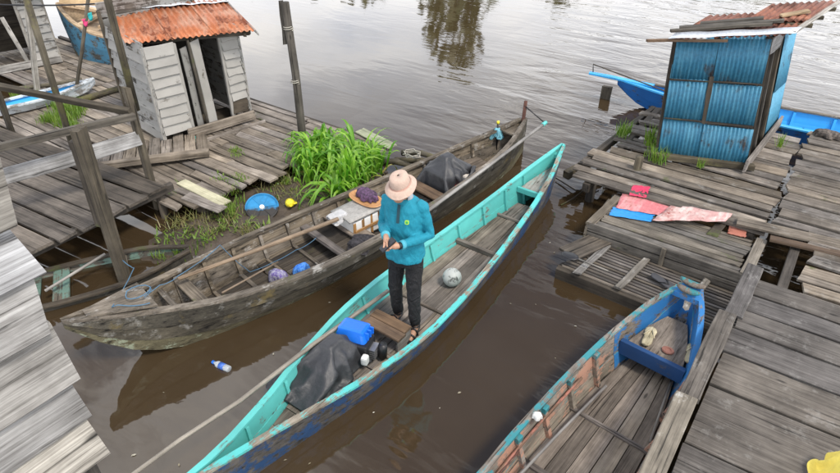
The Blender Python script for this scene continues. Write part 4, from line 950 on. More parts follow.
# ================================================================== SMALL THINGS
T = Matrix.Translation
def heap_mesh(rx, ry, h, seed, nf=7, fold=.10, nr=14, na=40, flat=.5, flap=None):
    """draped lump: rounded top, folds that deepen towards the hem"""
    vs_, fs = [], []; rr = random.Random(seed); ph = rr.uniform(0, 6)
    for i in range(nr + 1):
        f = i / nr
        for k in range(na):
            a = 2 * math.pi * k / na
            ext = 1 + fold * f * math.sin(nf * a + ph + 1.5 * math.sin(2 * a)) + .35 * fold * f * math.sin(13 * a + ph * 2) + .10 * nz(math.cos(a) * 1.5, math.sin(a) * 1.5, seed)
            if flap: ext += flap[1] * f ** 2 * math.exp(-((math.atan2(math.sin(a - flap[0]), math.cos(a - flap[0]))) / .35) ** 2)
            rr_ = math.sin(min(1, f ** .8) * math.pi / 2) ** flat * ext
            x, y = rx * rr_ * math.cos(a), ry * rr_ * math.sin(a); z = h * math.cos(f * math.pi / 2) ** .7 if f < 1 else 0
            z *= 1 + .22 * nz(x * 4, y * 4, seed)
            z += .05 * h * math.sin(nf * a + ph) * f * (1 - f) * 3
            vs_.append((x, y, max(z, .004)))
    for i in range(nr):
        for k in range(na): a, b = i * na + k, i * na + (k + 1) % na; fs.append((a, b, b + na, a + na))
    me = mesh('heap', vs_, fs); bm = bmesh.new(); bm.from_mesh(me); bmesh.ops.remove_doubles(bm, verts=bm.verts, dist=1e-5); bm.to_mesh(me); bm.free()
    return evaluated(fixn(me), [('SUBSURF', dict(levels=1, render_levels=1)), ('SOLIDIFY', dict(thickness=.006, offset=-1))])
def heap(name, label, cat, loc, rz, rx, ry, h, seed, mat, **kw):
    return tag(link(name, heap_mesh(rx, ry, h, seed, **kw), mat, None, Matrix.Translation(Vector(loc)) @ Matrix.Rotation(rz, 4, 'Z'), smooth=True), label, cat)
def box(name, M, sx, sy, sz, mat, parent, bev=.01, world=True):
    bm = bmesh.new(); bmesh.ops.create_cube(bm, size=1); bmesh.ops.scale(bm, vec=(sx, sy, sz), verts=bm.verts)
    if bev: bmesh.ops.bevel(bm, geom=bm.edges[:], offset=bev, segments=2, affect='EDGES', profile=.6)
    me = bpy.data.meshes.new(name); bm.to_mesh(me); bm.free(); return link(name, me, mat, parent, M, world)
def TR(x, y, z, rz=0, rx=0, ry=0): return T((x, y, z)) @ Matrix.Rotation(rz, 4, 'Z') @ Matrix.Rotation(rx, 4, 'X') @ Matrix.Rotation(ry, 4, 'Y')

# ---- in the turquoise boat
c = at(328, 364, .15)
tag(link('tarpaulin', TARP_A, M_TARP, None, T((c.x, c.y, FZ + .012)) @ Matrix.Rotation(R(90), 4, 'Z'), smooth=True), 'black rubber tarpaulin draped over the turquoise boat engine', 'tarpaulin')
en = thing('boat_engine', 'small engine with blue cover sticking out of the black tarpaulin', 'engine', (-2.62, 2.88, FZ))
EM = TR(-2.74, 2.90, FZ + .24, R(14), R(-6))
cv = box('cover', EM, .30, .21, .14, M_BLUEPL, en, .035)
for v in cv.data.vertices:
    if v.co.z > 0: v.co.x *= .86; v.co.y *= .84
for k in range(3): box('cover_ridge', EM @ T((.145, -.05 + k * .05, .02)), .04, .014, .07, M_BLUEPL, cv, .003)
box('block', TR(-2.68, 2.87, FZ + .11, R(15)), .26, .20, .20, M_BLACK, en, .02)
box('carburettor', TR(-2.52, 2.77, FZ + .12, R(15)), .06, .07, .09, M_WHITE, en, .02)
tube('muffler', [(-2.47, 2.95, FZ + .04), (-2.47, 2.96, FZ + .18)], .04, M_BLACK, en, sides=10)
for i in range(5): box('cooling_fin', TR(-2.56, 2.90, FZ + .06 + i * .025, R(15)), .12, .11, .008, M_STEEL, en, 0)
plank('engine_bed', (-2.72, 2.60, FZ + .03), (-2.40, 2.62, FZ + .03), .05, .03, M_BOATFL, en); plank('engine_bed', (-2.78, 3.0, FZ + .03), (-2.36, 3.0, FZ + .03), .05, .03, M_BOATFL, en)
tag(tube('long_pole', [at(128, 478, .48), at(180, 440, .45), at(240, 401, .41), at(311, 346, .35), at(388, 291, .31)], [.014, .016, .018, .02, .02], M_GPOLE, None, sides=8), 'long grey pole lying along the left side of the turquoise boat', 'pole')
bc = at(452, 277, FZ + .10)
def ball_mat():
    m, g, b = mat_base('scuffed_ball'); t = g.new('ShaderNodeTexCoord'); v = t.outputs['Object']
    n1 = g.noise(v, 11, 6, .7); c_ = g.mix(g.map(n1, .52, .60, 0, 1), (.36, .38, .36), (.06, .065, .06)); g.l.new(c_, b.inputs['Base Color']); b.inputs['Roughness'].default_value = .55; return m
bm = bmesh.new(); bmesh.ops.create_uvsphere(bm, u_segments=28, v_segments=18, radius=.098); me = bpy.data.meshes.new('shell'); bm.to_mesh(me); bm.free()
for v in me.vertices: v.co *= 1 + .03 * nz(v.co.x * 9, v.co.y * 9, v.co.z * 9)
tag(link('float_ball', me, ball_mat(), None, T((bc.x, bc.y, FZ + .096)), smooth=True), 'round grey-white scuffed ball on the turquoise boat floor', 'ball')

# ---- in the old boat
c = at(452, 182, .2); oax = (Vector((-3.31, 7.25, 0)) - Vector((-4.47, 1.33, 0))).normalized(); oang = math.atan2(oax.y, oax.x)
tag(link('tarpaulin', TARP_B, M_TARP, None, T((c.x - .05, c.y - .02, .072)) @ Matrix.Rotation(oang, 4, 'Z'), smooth=True), 'black tarpaulin bundled over the engine in the old grey boat', 'tarpaulin')
e2 = thing('fuel_can', 'red fuel can beside the tarpaulin in the old grey boat', 'can', tuple(ob.P(1.62, .20, .07)))
box('body', TR(*ob.P(1.62, .20, .17), oang), .12, .09, .20, plain('red_plastic', (.45, .02, .025), .4), e2, .015); tube('spout', [ob.P(1.62, .2, .27), ob.P(1.62, .2, .31)], .02, M_BLACK, e2)
heap('rag', 'crumpled off-white rag hanging beside the old boat tarpaulin', 'rag', tuple(ob.P(1.42, .20, .21)), .4, .08, .07, .16, 21, plain('off_white_rag', (.55, .5, .44), .9), nf=5, fold=.25)
sc = at(496, 150, .2)
ck = thing('cloth_post', 'light blue cloth hung over a short post in the old boat stern', 'cloth', (sc.x, sc.y, .2))
link('cloth', RAG_A, plain('light_blue_cloth', (.13, .33, .40), .9, .5, 14), ck, T((sc.x, sc.y, .22)), smooth=True)
tube('prop', [(sc.x, sc.y, .2), (sc.x, sc.y, .62)], .016, M_BLACK, ck); tube('cap', [(sc.x, sc.y, .60), (sc.x, sc.y, .635)], .02, M_YEL, ck)
ts = thing('long_tail_shaft', 'long pale propeller shaft lying over the old boat side towards the stern', 'shaft', at(428, 211, .44).to_tuple())
pa, pb = at(425, 213, .44), at(545, 123, .60)
tube('shaft', [pa, pa.lerp(pb, .5) + Vector((0, 0, -.01)), pb], .02, M_GPOLE, ts, sides=8); tube('tip', [pa.lerp(pb, .975), pa.lerp(pb, 1.01)], .027, M_TURQ, ts)
tube('brace', [pb, ob.P(.04, 0, .80)], .008, M_BLACK, ts)
tag(tube('bamboo_pole', [at(178, 279, .46), at(260, 249, .44), at(338, 219, .42)], [.018, .022, .024], M_BAMB, None, sides=9), 'brown bamboo pole lying lengthwise across the old grey boat', 'pole')
tag(tube('thin_stick', [at(222, 293, .40), at(278, 262, .30)], .010, M_BAMB, None), 'thin wooden stick lying in the old boat below the bamboo pole', 'stick')
tag(tube('thin_stick', [at(45, 291, .14), at(105, 254, .22)], .016, M_GPOLE, None), 'thin pale stick lying across the sunken green boat', 'stick')
cb = at(368, 222, .27); ba = oang; inw = Vector((-math.sin(oang), math.cos(oang), 0))
crt = thing('crate', 'white box with brown wooden battens in the middle of the old boat', 'box', (cb.x, cb.y, .12))
CM = TR(cb.x + inw.x * .15, cb.y + inw.y * .15, .215, ba)
box('body', CM, .40, .28, .23, M_WHITE, crt, .012)
M_BAT = wood('orange_brown_batten', (.42, .24, .09), (.24, .12, .045), rv=.1)
for x in (-.18, -.06, .06, .18): plank('batten', CM @ Vector((x, -.145, .112)), CM @ Vector((x, -.145, -.112)), .035, .012, M_BAT, crt, n=CM.to_3x3() @ Vector((0, -1, 0)), seg=1)
plank('batten', CM @ Vector((-.2, -.16, .0)), CM @ Vector((.2, -.16, .0)), .035, .012, M_BAT, crt, n=CM.to_3x3() @ Vector((0, -1, 0)), seg=1)
vs_ = [Vector((x, y, .125 + .04 * math.cos(y * 6) + .01 * nz(x * 6, y * 6))) for x in [-.26 + i * .065 for i in range(9)] for y in [-.16 + j * .05 for j in range(8)]]
link('lid', evaluated(mesh('lid', vs_, [(i * 8 + j, i * 8 + j + 1, i * 8 + j + 9, i * 8 + j + 8) for i in range(8) for j in range(7)]), [('SOLIDIFY', dict(thickness=.02))]), plain('grey_sheet', (.30, .29, .27), .7, .4, 9), crt, CM, smooth=True)
tc_ = at(366, 196, .45)
tr = thing('tray', 'orange wooden tray holding purple netting on the old boat', 'tray', (tc_.x, tc_.y, .40)); ta = math.atan2(at(378, 205, .5).y - at(350, 190, .5).y, at(378, 205, .5).x - at(350, 190, .5).x)
TM = TR(tc_.x, tc_.y, .40, ta)
link('base', fixn(loft_mesh([ring((0, 0, 0), .20, .11, 24, sq=.8), ring((0, 0, .02), .24, .135, 24, sq=.8), ring((0, 0, .025), .225, .12, 24, sq=.8), ring((0, 0, .012), .19, .10, 24, sq=.8)])), wood('orange_tray', (.58, .32, .15), (.40, .20, .09), rv=.05), tr, TM)
def net_mat(nm, c1, c2):
    m, g, b = mat_base(nm); t = g.new('ShaderNodeTexCoord'); v = g.new('ShaderNodeTexVoronoi', {0: t.outputs['Object'], 'Scale': 60.0}); n = g.noise(t.outputs['Object'], 25, 5, .7)
    g.l.new(g.mix(g.map(n, .4, .62, 0, 1), c1, c2), b.inputs['Base Color']); b.inputs['Roughness'].default_value = .9
    bp = g.new('ShaderNodeBump', {'Height': n, 'Strength': .8, 'Distance': .02}); g.l.new(bp.outputs[0], b.inputs['Normal']); return m
heap('netting', 'tangled dark purple netting heaped on the orange tray', 'netting', (tc_.x, tc_.y + .02, .42), ta, .15, .09, .09, 41, net_mat('purple_net', (.03, .018, .035), (.13, .065, .14)), nf=9, fold=.22)
dk = at(366, 236, .42); tag(link('dark_cloth', CLOTH_A, net_mat('black_cloth', (.008, .007, .009), (.045, .04, .045)), None, T((dk.x + inw.x * .09, dk.y + inw.y * .09, .25)) @ Matrix.Rotation(ba, 4, 'Z'), smooth=True), 'crumpled black cloth lying against the white box in the old boat', 'cloth')
wc = at(338, 215, .40); tag(link('white_sack', SACK_A, plain('dull_white_sack', (.40, .40, .40), .6, .25, 12), None, T((wc.x, wc.y, .34)) @ Matrix.Rotation(ba, 4, 'Z'), smooth=True), 'white plastic sack draped in the old boat beside the crate', 'sack')
p1 = at(278, 276, .12); heap('plastic_bag', 'crumpled purple and white plastic bag in the old boat bottom', 'bag', (p1.x, p1.y, .06), .3, .10, .07, .12, 51, net_mat('purple_bag', (.10, .06, .28), (.38, .38, .45)), nf=6, fold=.25)
p2 = at(301, 268, .12); heap('plastic_bag', 'bright blue plastic bag in the old boat bottom', 'bag', (p2.x, p2.y, .06), 1.3, .09, .05, .10, 53, net_mat('blue_bag', (.01, .11, .5), (.1, .3, .7)), nf=5, fold=.25)
# ropes
def rope(label, pts, r, mat): 
    out = []
    for i in range(len(pts) - 1): out += sag(pts[i], pts[i + 1], 6, .02, .004)[:-1] if (Vector(pts[i]) - Vector(pts[i + 1])).length > .15 else [Vector(pts[i])]
    return tag(tube('rope', out + [Vector(pts[-1])], r * .72, mat, None, sides=5), label, 'rope')
rope('blue rope tied from the big left post to the old boat bow', [on(b0, t0, 258) + Vector((.07, 0, 0)), at(134, 268, .35), at(112, 307, .67), at(118, 305, .68), at(150, 303, .64)], .007, M_ROPE)
rope('blue rope running inside the old boat from bow to bamboo pole', [at(128, 303, .62), at(160, 285, .52), at(178, 276, .48), at(220, 245, .45), at(250, 272, .15), at(296, 250, .2), at(316, 238, .3)], .006, M_ROPE)
rc_ = ob.P(5.42, .02, .645); rope('blue rope coil loop on the old boat bow deck', [rc_ + Vector((math.cos(i * .52) * (.075 + .004 * i % .03), math.sin(i * .52) * .11, .003 * i)) for i in range(15)], .007, M_ROPE)
# driftwood heap at the river edge
for i, (a, b_, r_) in enumerate((((395, 158), (452, 166), .05), ((402, 150), (444, 160), .045), ((408, 166), (438, 158), .035), ((380, 160), (412, 166), .05))):
    nm = ('thick pale driftwood log nearest the old boat at the river edge', 'long brown driftwood log on top of the driftwood heap', 'thin crossed driftwood stick in the heap behind the old boat', 'short dark driftwood log next to the leafy plant')[i]
    pa_, pb_ = at(*a, .16 + .05 * (i % 3)), at(*b_, .14 + .06 * (i % 3))
    tag(tube('driftwood', [pa_ - Vector((0, 0, .04)), pa_.lerp(pb_, .4) + Vector((.02, .03, .01)), pb_], [r_, r_ * .9, r_ * .6], M_POSTM, None, sides=9), nm, 'driftwood', 'driftwood heap')
cpt = at(412, 152, .32); rope('loops of old grey rope tangled over the driftwood heap', [cpt + Vector((math.cos(i * .9) * (.10 + .02 * (i % 3)), math.sin(i * .9) * .09, -.02 * (i % 4))) for i in range(22)], .010, M_ROPEG)

# ---- blue drum lid half buried in the mud, yellow jug
dc = at(262, 207, .16); dm = thing('drum_lid', 'round blue plastic drum lid half buried in mud at the deck edge', 'lid', dc.to_tuple())
nv = (Vector((0, 0, CAMH)) - dc).normalized() * .55 + Vector((0, 0, .75)); nv.normalize()
xq = RT - nv * RT.dot(nv); xq.normalize(); yq = nv.cross(xq); DM = Matrix((xq, yq, nv)).transposed().to_4x4(); DM.translation = dc
M_LIDX = wood('dark_and_blue_plastic', (.06, .05, .04), (.03, .026, .022), paint=(.015, .20, .50), keep=.80, scale=.6, bump=.1)
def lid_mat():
    """blue plastic whose lower half turns dark along a ragged line"""
    m, g, b = mat_base('dark_and_blue_plastic'); t = g.new('ShaderNodeTexCoord'); v = t.outputs['Object']; sp3 = g.new('ShaderNodeSeparateXYZ', {0: v}).outputs
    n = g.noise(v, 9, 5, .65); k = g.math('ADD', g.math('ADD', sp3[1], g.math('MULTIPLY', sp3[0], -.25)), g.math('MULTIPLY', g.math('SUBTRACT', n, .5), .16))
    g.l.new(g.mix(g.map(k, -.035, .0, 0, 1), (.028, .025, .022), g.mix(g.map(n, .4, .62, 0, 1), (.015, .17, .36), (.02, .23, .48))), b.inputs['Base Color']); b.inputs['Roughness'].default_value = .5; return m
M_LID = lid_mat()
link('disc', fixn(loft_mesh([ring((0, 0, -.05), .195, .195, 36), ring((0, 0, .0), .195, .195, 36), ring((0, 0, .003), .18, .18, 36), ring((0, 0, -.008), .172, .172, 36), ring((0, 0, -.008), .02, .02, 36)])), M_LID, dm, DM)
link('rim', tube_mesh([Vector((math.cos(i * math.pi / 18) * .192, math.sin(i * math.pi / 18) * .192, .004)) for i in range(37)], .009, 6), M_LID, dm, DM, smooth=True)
link('hub', fixn(loft_mesh([ring((0, .0, -.008), .032, .032, 16), ring((0, .0, .012), .028, .028, 16), ring((0, .0, .012), .016, .016, 16), ring((0, 0, .004), .014, .014, 16)])), M_WHITE, dm, DM)
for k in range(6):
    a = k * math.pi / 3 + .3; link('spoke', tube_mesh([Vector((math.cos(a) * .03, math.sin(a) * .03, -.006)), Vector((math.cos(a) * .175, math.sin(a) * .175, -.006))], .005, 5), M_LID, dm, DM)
yp = at(290, 203, .15); yj = thing('yellow_jug', 'small bright yellow plastic jug on the mud next to the drum lid', 'jug', yp.to_tuple())
YM = TR(yp.x, yp.y, .15, .9, R(72))
link('body', fixn(loft_mesh([ring((0, 0, -.09), .03, .03, 14), ring((0, 0, -.08), .055, .045, 14), ring((0, 0, .03), .06, .05, 14), ring((0, 0, .07), .04, .036, 14), ring((0, 0, .09), .018, .018, 14)])), M_YEL, yj, YM, smooth=True)
link('cap', fixn(loft_mesh([ring((0, 0, .09), .022, .022, 12), ring((0, 0, .115), .022, .022, 12)])), M_YEL, yj, YM)
link('handle', tube_mesh([(.035, 0, .08), (.075, 0, .06), (.075, 0, .0), (.05, 0, -.02)], .009, 6), M_YEL, yj, YM, smooth=True)
# ---- floating bottle
bp_ = at(222, 366, .02); bt = thing('plastic_bottle', 'clear plastic bottle with blue label floating on the brown water', 'bottle', bp_.to_tuple())
BM = T((bp_.x, bp_.y, .018)) @ Matrix.Rotation(math.atan2(at(230, 369).y - at(212, 361).y, at(230, 369).x - at(212, 361).x), 4, 'Z') @ Matrix.Rotation(R(90), 4, 'Y')
mB, gB, bB = mat_base('clear_bottle_plastic'); bB.inputs['Base Color'].default_value = (.75, .82, .88, 1); bB.inputs['Roughness'].default_value = .15; bB.inputs['Transmission Weight'].default_value = .55
link('body', fixn(loft_mesh([ring((0, 0, z), r_, r_, 16) for z, r_ in ((.09, .02), (.085, .03), (.04, .032), (.035, .029), (-.03, .029), (-.035, .032), (-.055, .03), (-.08, .013), (-.095, .012))])), mB, bt, BM, smooth=True)
link('label_band', fixn(loft_mesh([ring((0, 0, .03), .0315, .0315, 16), ring((0, 0, -.025), .0315, .0315, 16)])), plain('blue_white_label', (.05, .14, .5), .5, .3, 30), bt, BM, smooth=True)
link('cap', fixn(loft_mesh([ring((0, 0, -.092), .016, .016, 12), ring((0, 0, -.112), .016, .016, 12)])), M_BLUEPL, bt, BM)

# ---- in the blue boat: two slippers, poles, rag
def slipper(label, c_, ang, sole, strap, L=.265):
    t_ = thing('slipper', label, 'slipper', tuple(c_), group=None); M = T(Vector(c_)) @ Matrix.Rotation(ang, 4, 'Z')
    prof = [(-.5, .02), (-.46, .6), (-.3, .8), (0, .74), (.2, .92), (.36, .95), (.46, .6), (.5, .02)]
    link('sole', fixn(loft_mesh([ring((x * L, .008 * math.sin(x * 5), .012 + .006 * (x < -.2)), .0475 * w_ * L / .23, .012, 12, Vector((0, 1, 0)), Vector((0, 0, 1)), .6) for x, w_ in prof])), sole, t_, M, smooth=True)
    for sg in (-1, 1): link('strap', tube_mesh([(.30 * L, 0, .026), (.16 * L, sg * .024, .034), (.0 * L, sg * .046, .018)], .006, 6), strap, t_, M, smooth=True)
    return t_
M_SOLE = wood('speckled_cream_sole', (.62, .54, .36), (.30, .25, .15), rv=.05, scale=2.5); M_STRAP = plain('cream_strap', (.5, .44, .3), .7)
q_ = at(649, 336, .31); slipper('cream speckled slipper at the left of the blue bow deck', (q_.x, q_.y, .29), math.atan2(at(655, 326, .3).y - q_.y, at(655, 326, .3).x - q_.x), M_SOLE, M_STRAP)
q_ = at(692, 353, .31); slipper('cream speckled slipper at the right of the blue bow deck', (q_.x, q_.y, .29), math.atan2(at(697, 343, .3).y - q_.y, at(697, 343, .3).x - q_.x), M_SOLE, M_STRAP)
q_ = at(663, 279, .22); slipper('dark grey slipper left on the slatted raft', (q_.x, q_.y, .18), R(-25), plain('dark_sole', (.05, .05, .055), .7), M_BLACK)
q_ = at(748, 490, .61); slipper('black slipper at the bottom edge of the near jetty', (q_.x, q_.y, .605), R(60), M_BLACK, M_BLACK)
rc = at(668, 350, .30); tag(link('stain_ring', fixn(loft_mesh([ring((0, 0, 0), .055, .045, 18), ring((0, 0, .012), .05, .04, 18), ring((0, 0, .012), .028, .024, 18), ring((0, 0, .004), .026, .022, 18)])), plain('red_brown_stain', (.26, .12, .09), .9, .35, 20), None, T((rc.x, rc.y, .292))), 'small red-brown ring of paint stain between the slippers on the bow deck', 'ring')  # ring-shaped paint stain on the deck, built as a thin solid ring
tag(tube('thin_pole', [at(515, 480, .20), at(560, 432, .14), at(606, 386, .12)], .012, M_GPOLE, None), 'thin grey pole on the left floor of the blue boat', 'pole')
tag(tube('thin_pole', [at(650, 442, .13), at(674, 372, .12)], .011, M_GPOLE, None), 'thin grey pole on the right floor of the blue boat', 'pole')
heap('rag', 'white rag knotted on the left rail of the blue boat', 'rag', tuple(at(537, 418, .38)), .5, .035, .03, .05, 61, M_WHITE, nf=5, fold=.2)
rope('dark cord wrapped along the inner left side of the blue boat', [rb.M @ rb.side(x, .18 + .06 * math.sin(x * 9), 1, .07) for x in (1.0, 1.3, 1.6, 1.9, 2.2, 2.5, 2.8)], .007, plain('red_brown_cord', (.12, .05, .04), .9))
# ---- tin sheets on the low platform
def flat_sheet(name, label, cat, px, z, mat, bump_=.012, th=.003, dz=(0, 0, 0, 0)):
    c_ = [at(x, y, z) + Vector((0, 0, k)) for (x, y), k in zip(px, dz)]; vs_ = []; n = 12
    for j in range(n + 1):
        for i in range(n + 1):
            p = quad(c_[0], c_[1], c_[2], c_[3], i / n, j / n); p += Vector((.02 * nz(j * .5, len(label)), .015 * nz(i * .6, 3, len(label)), bump_ * (nz(i * .35, j * .35, len(label)) + .6)))
            vs_.append(p)
    o_ = c_[0].copy(); me = mesh(name, [v - o_ for v in vs_], [(j * (n + 1) + i, j * (n + 1) + i + 1, (j + 1) * (n + 1) + i + 1, (j + 1) * (n + 1) + i) for j in range(n) for i in range(n)])
    return tag(link(name, evaluated(me, [('SOLIDIFY', dict(thickness=th))]), mat, None, T(o_), smooth=True), label, cat)
flat_sheet('tin_sheet', 'faded pink tin sheet on the low platform', 'tin sheet', [(616, 208), (660, 216), (698, 207), (622, 194)], .368, M_PINK)
flat_sheet('tin_sheet', 'flaking white and pink tin sheet with a curled tip on the platform', 'tin sheet', [(652, 221), (724, 226), (731, 218), (672, 205)], .385, M_PINKW, .02, dz=(0, .05, .04, 0))
flat_sheet('tin_sheet', 'bright blue flat sheet below the pink one on the platform', 'tin sheet', [(609, 215), (651, 222), (655, 213), (613, 207)], .364, M_BLUETIN, .005)
flat_sheet('tin_sheet', 'small crimson tin piece behind the faded pink sheet', 'tin sheet', [(629, 195), (646, 198), (650, 187), (633, 185)], .395, M_RED, .008)
flat_sheet('board', 'dull red square board at the right of the low platform', 'board', [(727, 233), (745, 237), (750, 222), (733, 218)], .368, M_REDBRD, .004, .012)
flat_sheet('board', 'dark board lying beside the dull red square on the platform', 'board', [(706, 234), (717, 237), (726, 225), (716, 223)], .362, M_DARKW, .004, .012)
# ---- odds and ends in the water and at the edges
pd = thing('paddle', 'black-bladed paddle lying over the left corner of the slatted raft', 'paddle', at(575, 262, .2).to_tuple())
pa_, pb_ = at(576, 258, .25), at(608, 271, .24); tube('shaft', [pa_, pb_], .010, M_GPOLE, pd)
link('blade', fixn(loft_mesh([ring((x, 0, 0), w_, .010, 12, Vector((0, 1, 0)), Vector((0, 0, 1))) for x, w_ in ((-.16, .01), (-.14, .05), (-.05, .07), (.0, .05), (.03, .012))])), M_BLACK, pd, T(pa_) @ Matrix.Rotation(math.atan2(pb_.y - pa_.y, pb_.x - pa_.x), 4, 'Z'), smooth=True)
sp_ = at(604, 98, 0); tag(squared('prop', sp_ + Vector((0, 0, -.4)), sp_ + Vector((.02, 0, .22)), .16, .08, M_POST, None, n=(0, -1, 0)), 'short grey stake standing in for a reflection on the water under the blue bow spar', 'prop')  # added block stands in for a faint grey reflection on the water
tag(tube('twig', [at(556, 178, .03), at(575, 190, .04), at(588, 191, .04), at(600, 183, .06)], .009, M_DARKW, None), 'thin dark twig floating by the right deck corner', 'twig')
tag(tube('twig', [at(561, 205, .02), at(572, 199, .03), at(583, 191, .06)], .008, M_DARKW, None), 'short dark forked twig floating left of the low platform', 'twig')
st_ = at(634, 180, .25); tag(tube('stump_post', [st_ + Vector((0, 0, -.5)), st_ + Vector((.01, 0, .33))], [.06, .05], M_POSTM, None), 'short mossy pile stub at the left end of the platform', 'post')
yl = at(852, 494, .62); tag(link('yellow_cloth', YELLOW, M_YCLOTH, None, T((yl.x, yl.y, .61)), smooth=True), 'yellow fabric bundle at the bottom right corner on the jetty', 'cloth')
rk = at(829, 136, .45); heap('fishing_net', 'tangled dark fishing net heap at the far end of the right deck', 'net', (rk.x, rk.y, .44), 0, .18, .09, .08, 81, net_mat('dark_net', (.03, .025, .022), (.17, .14, .12)), nf=9, fold=.3)

# leaf litter and flecks of scum drifting on the water; low weeds on the mud
rr = random.Random(77); vs_, fs = [], []
for _ in range(70):
    p = at(rr.uniform(120, 620), rr.uniform(120, 470), .006); a = rr.uniform(0, 6.3); l_ = rr.uniform(.006, .02); u_ = Vector((math.cos(a), math.sin(a), 0)) * l_; v_ = Vector((-u_.y, u_.x, 0)) * .45; k = len(vs_)
    vs_ += [p - u_, p + v_ + Vector((0, 0, .003)), p + u_, p - v_]; fs.append((k, k + 1, k + 2, k + 3))
tag(link('floating_litter', mesh('floating_litter', vs_, fs), leafmat('drift_leaf', (.20, .16, .08), (.42, .40, .33), .05)), 'scattered dead leaves and flecks drifting on the brown water', 'litter', kind='stuff')
tag(link('mud_weeds', tuft_mesh(along([(188, 232), (205, 236), (222, 226), (240, 226), (256, 224), (275, 196), (292, 186), (300, 196), (308, 200), (168, 240), (232, 214)], .09, 4, 8, 33), 9, .06, .05, .011, 34, 1.8), M_GRASS), 'low broad-leaved weeds creeping over the mud', 'weeds', kind='stuff')
# ================================================================== THE MAN
fA, fB = at(398, 318, FZ), at(415, 331, FZ); pc_ = (fA + fB) / 2
toc = Vector((-pc_.x, -pc_.y, 0)).normalized(); fac = (toc * math.cos(R(24)) - RT * math.sin(R(24))).normalized()
man = thing('person', 'man in teal long-sleeved shirt, black trousers and pink bucket hat looking at a phone', 'person', M=Matrix.Translation((pc_.x, pc_.y, FZ)) @ Matrix.Rotation(math.atan2(fac.x, -fac.y), 4, 'Z') @ Matrix.Diagonal((.93, .95, 1.03, 1)))
mi_ = MW[man].inverted(); rF, lF = mi_ @ fA, mi_ @ fB           # ankles in the man's own frame: he faces -Y, his left is +X
V = Vector
def chain(pts, rad, sides=12): return tube_mesh([V(p) for p in pts], rad, sides)
def blob(c, rx, ry, rz_, tilt=0):
    bm = bmesh.new(); bmesh.ops.create_uvsphere(bm, u_segments=20, v_segments=14, radius=1); me = bpy.data.meshes.new('blob')
    bmesh.ops.transform(bm, matrix=T(V(c)) @ Matrix.Rotation(tilt, 4, 'X') @ Matrix.Diagonal((rx, ry, rz_, 1)), verts=bm.verts); bm.to_mesh(me); bm.free(); return me
hipR, hipL = V((-.085, .01, .80)), V((.085, .01, .80)); ankR, ankL = V((rF.x, rF.y, .08)), V((lF.x, lF.y, .08))
kneR, kneL = hipR.lerp(ankR, .48) + V((-.01, -.035, 0)), hipL.lerp(ankL, .48) + V((.01, -.04, 0))
shR, shL = V((-.165, .015, 1.315)), V((.165, .015, 1.315))
elR, elL = V((-.225, .01, 1.06)), V((.235, .03, 1.05))
wrR, wrL = V((-.075, -.235, 1.115)), V((.075, -.265, 1.08))
head = V((0, -.07, 1.50)); HT = R(24)
def torso_rings(k, z0=.76, z1=1.37):
    prof = [(.74, .165, .125, .0), (.80, .172, .128, .0), (.90, .165, .118, .0), (1.0, .158, .108, -.005), (1.12, .17, .115, -.005), (1.22, .182, .120, 0), (1.30, .178, .108, .008), (1.355, .12, .08, .012), (1.385, .07, .062, .01)]
    return [ring((0, y, z), rx * k, ry * k, 24, sq=.85) for z, rx, ry, y in prof if z0 <= z <= z1]
def foot(a):
    dx = .012 if a.x > 0 else -.03
    return [chain([a + V((0, .035, -.045)), a + V((dx * .4, -.03, -.042)), a + V((dx, -.10, -.055)), a + V((dx * 1.4, -.165, -.064))], [.03, .034, .034, .016], 12), chain([a + V((0, 0, .05)), a + V((0, .01, -.04))], [.034, .034], 12)]
def hand(wr, d, up, curl, side):
    """palm, four fingers of unequal length and a thumb leaving the side of the palm near its base"""
    d = V(d).normalized(); up = V(up); up = (up - d * up.dot(d)).normalized(); s = d.cross(up) * side; out = []
    out.append(chain([wr, wr + d * .02, wr + d * .05, wr + d * .085], [.024, .028, .032, .024], 10))
    out.append(chain([wr + d * .04 - s * .024, wr + d * .045 + s * .024], [.018, .018], 8))
    for k, (o_, L_) in enumerate(((-.030, .060), (-.010, .072), (.010, .076), (.029, .066))):
        b_ = wr + d * .082 + s * o_; p = [b_]; a = .15
        for j in range(3):
            a += curl * (.9 + .12 * k); p.append(p[-1] + (d * math.cos(a) + up * math.sin(a)) * L_ * (.42, .33, .25)[j])
        out.append(chain(p, [.0095, .009, .0085, .007], 8))
    t0 = wr + d * .03 + s * .026; out.append(chain([t0, t0 + (d * .5 + s * .7 + up * .3).normalized() * .035, t0 + (d * .75 + s * .6 + up * .55).normalized() * .065], [.012, .0105, .008], 8))
    return out
hl_d = V((-.72, -.42, .05)); hr_d = V((.45, -.72, -.12))
parts_ = [loft_mesh(torso_rings(.93)), chain([(0, .012, 1.34), (0, -.012, 1.42)], [.056, .054]),
          blob(head, .074, .092, .112, HT), blob(head + V((0, -.045, -.062)), .050, .052, .052, HT), chain([head + V((0, -.086, .018)), head + V((0, -.108, -.018))], [.010, .017], 8),
          blob(head + V((0, -.082, -.060)), .022, .012, .009), blob(head + V((.076, .012, -.01)), .012, .022, .033), blob(head + V((-.076, .012, -.01)), .012, .022, .033)]
for a, b_, c_ in ((hipR, kneR, ankR), (hipL, kneL, ankL)): parts_ += [chain([a + V((0, 0, .04)), a.lerp(b_, .4), b_, b_.lerp(c_, .35), c_ + V((0, 0, .02))], [.082, .075, .052, .05, .034])] + foot(c_)
for s_, e_, w_ in ((shR, elR, wrR), (shL, elL, wrL)): parts_.append(chain([s_ + V((-.02 if s_.x > 0 else .02, 0, .005)), s_.lerp(e_, .5), e_, e_.lerp(w_, .4), w_], [.052, .044, .037, .036, .024]))
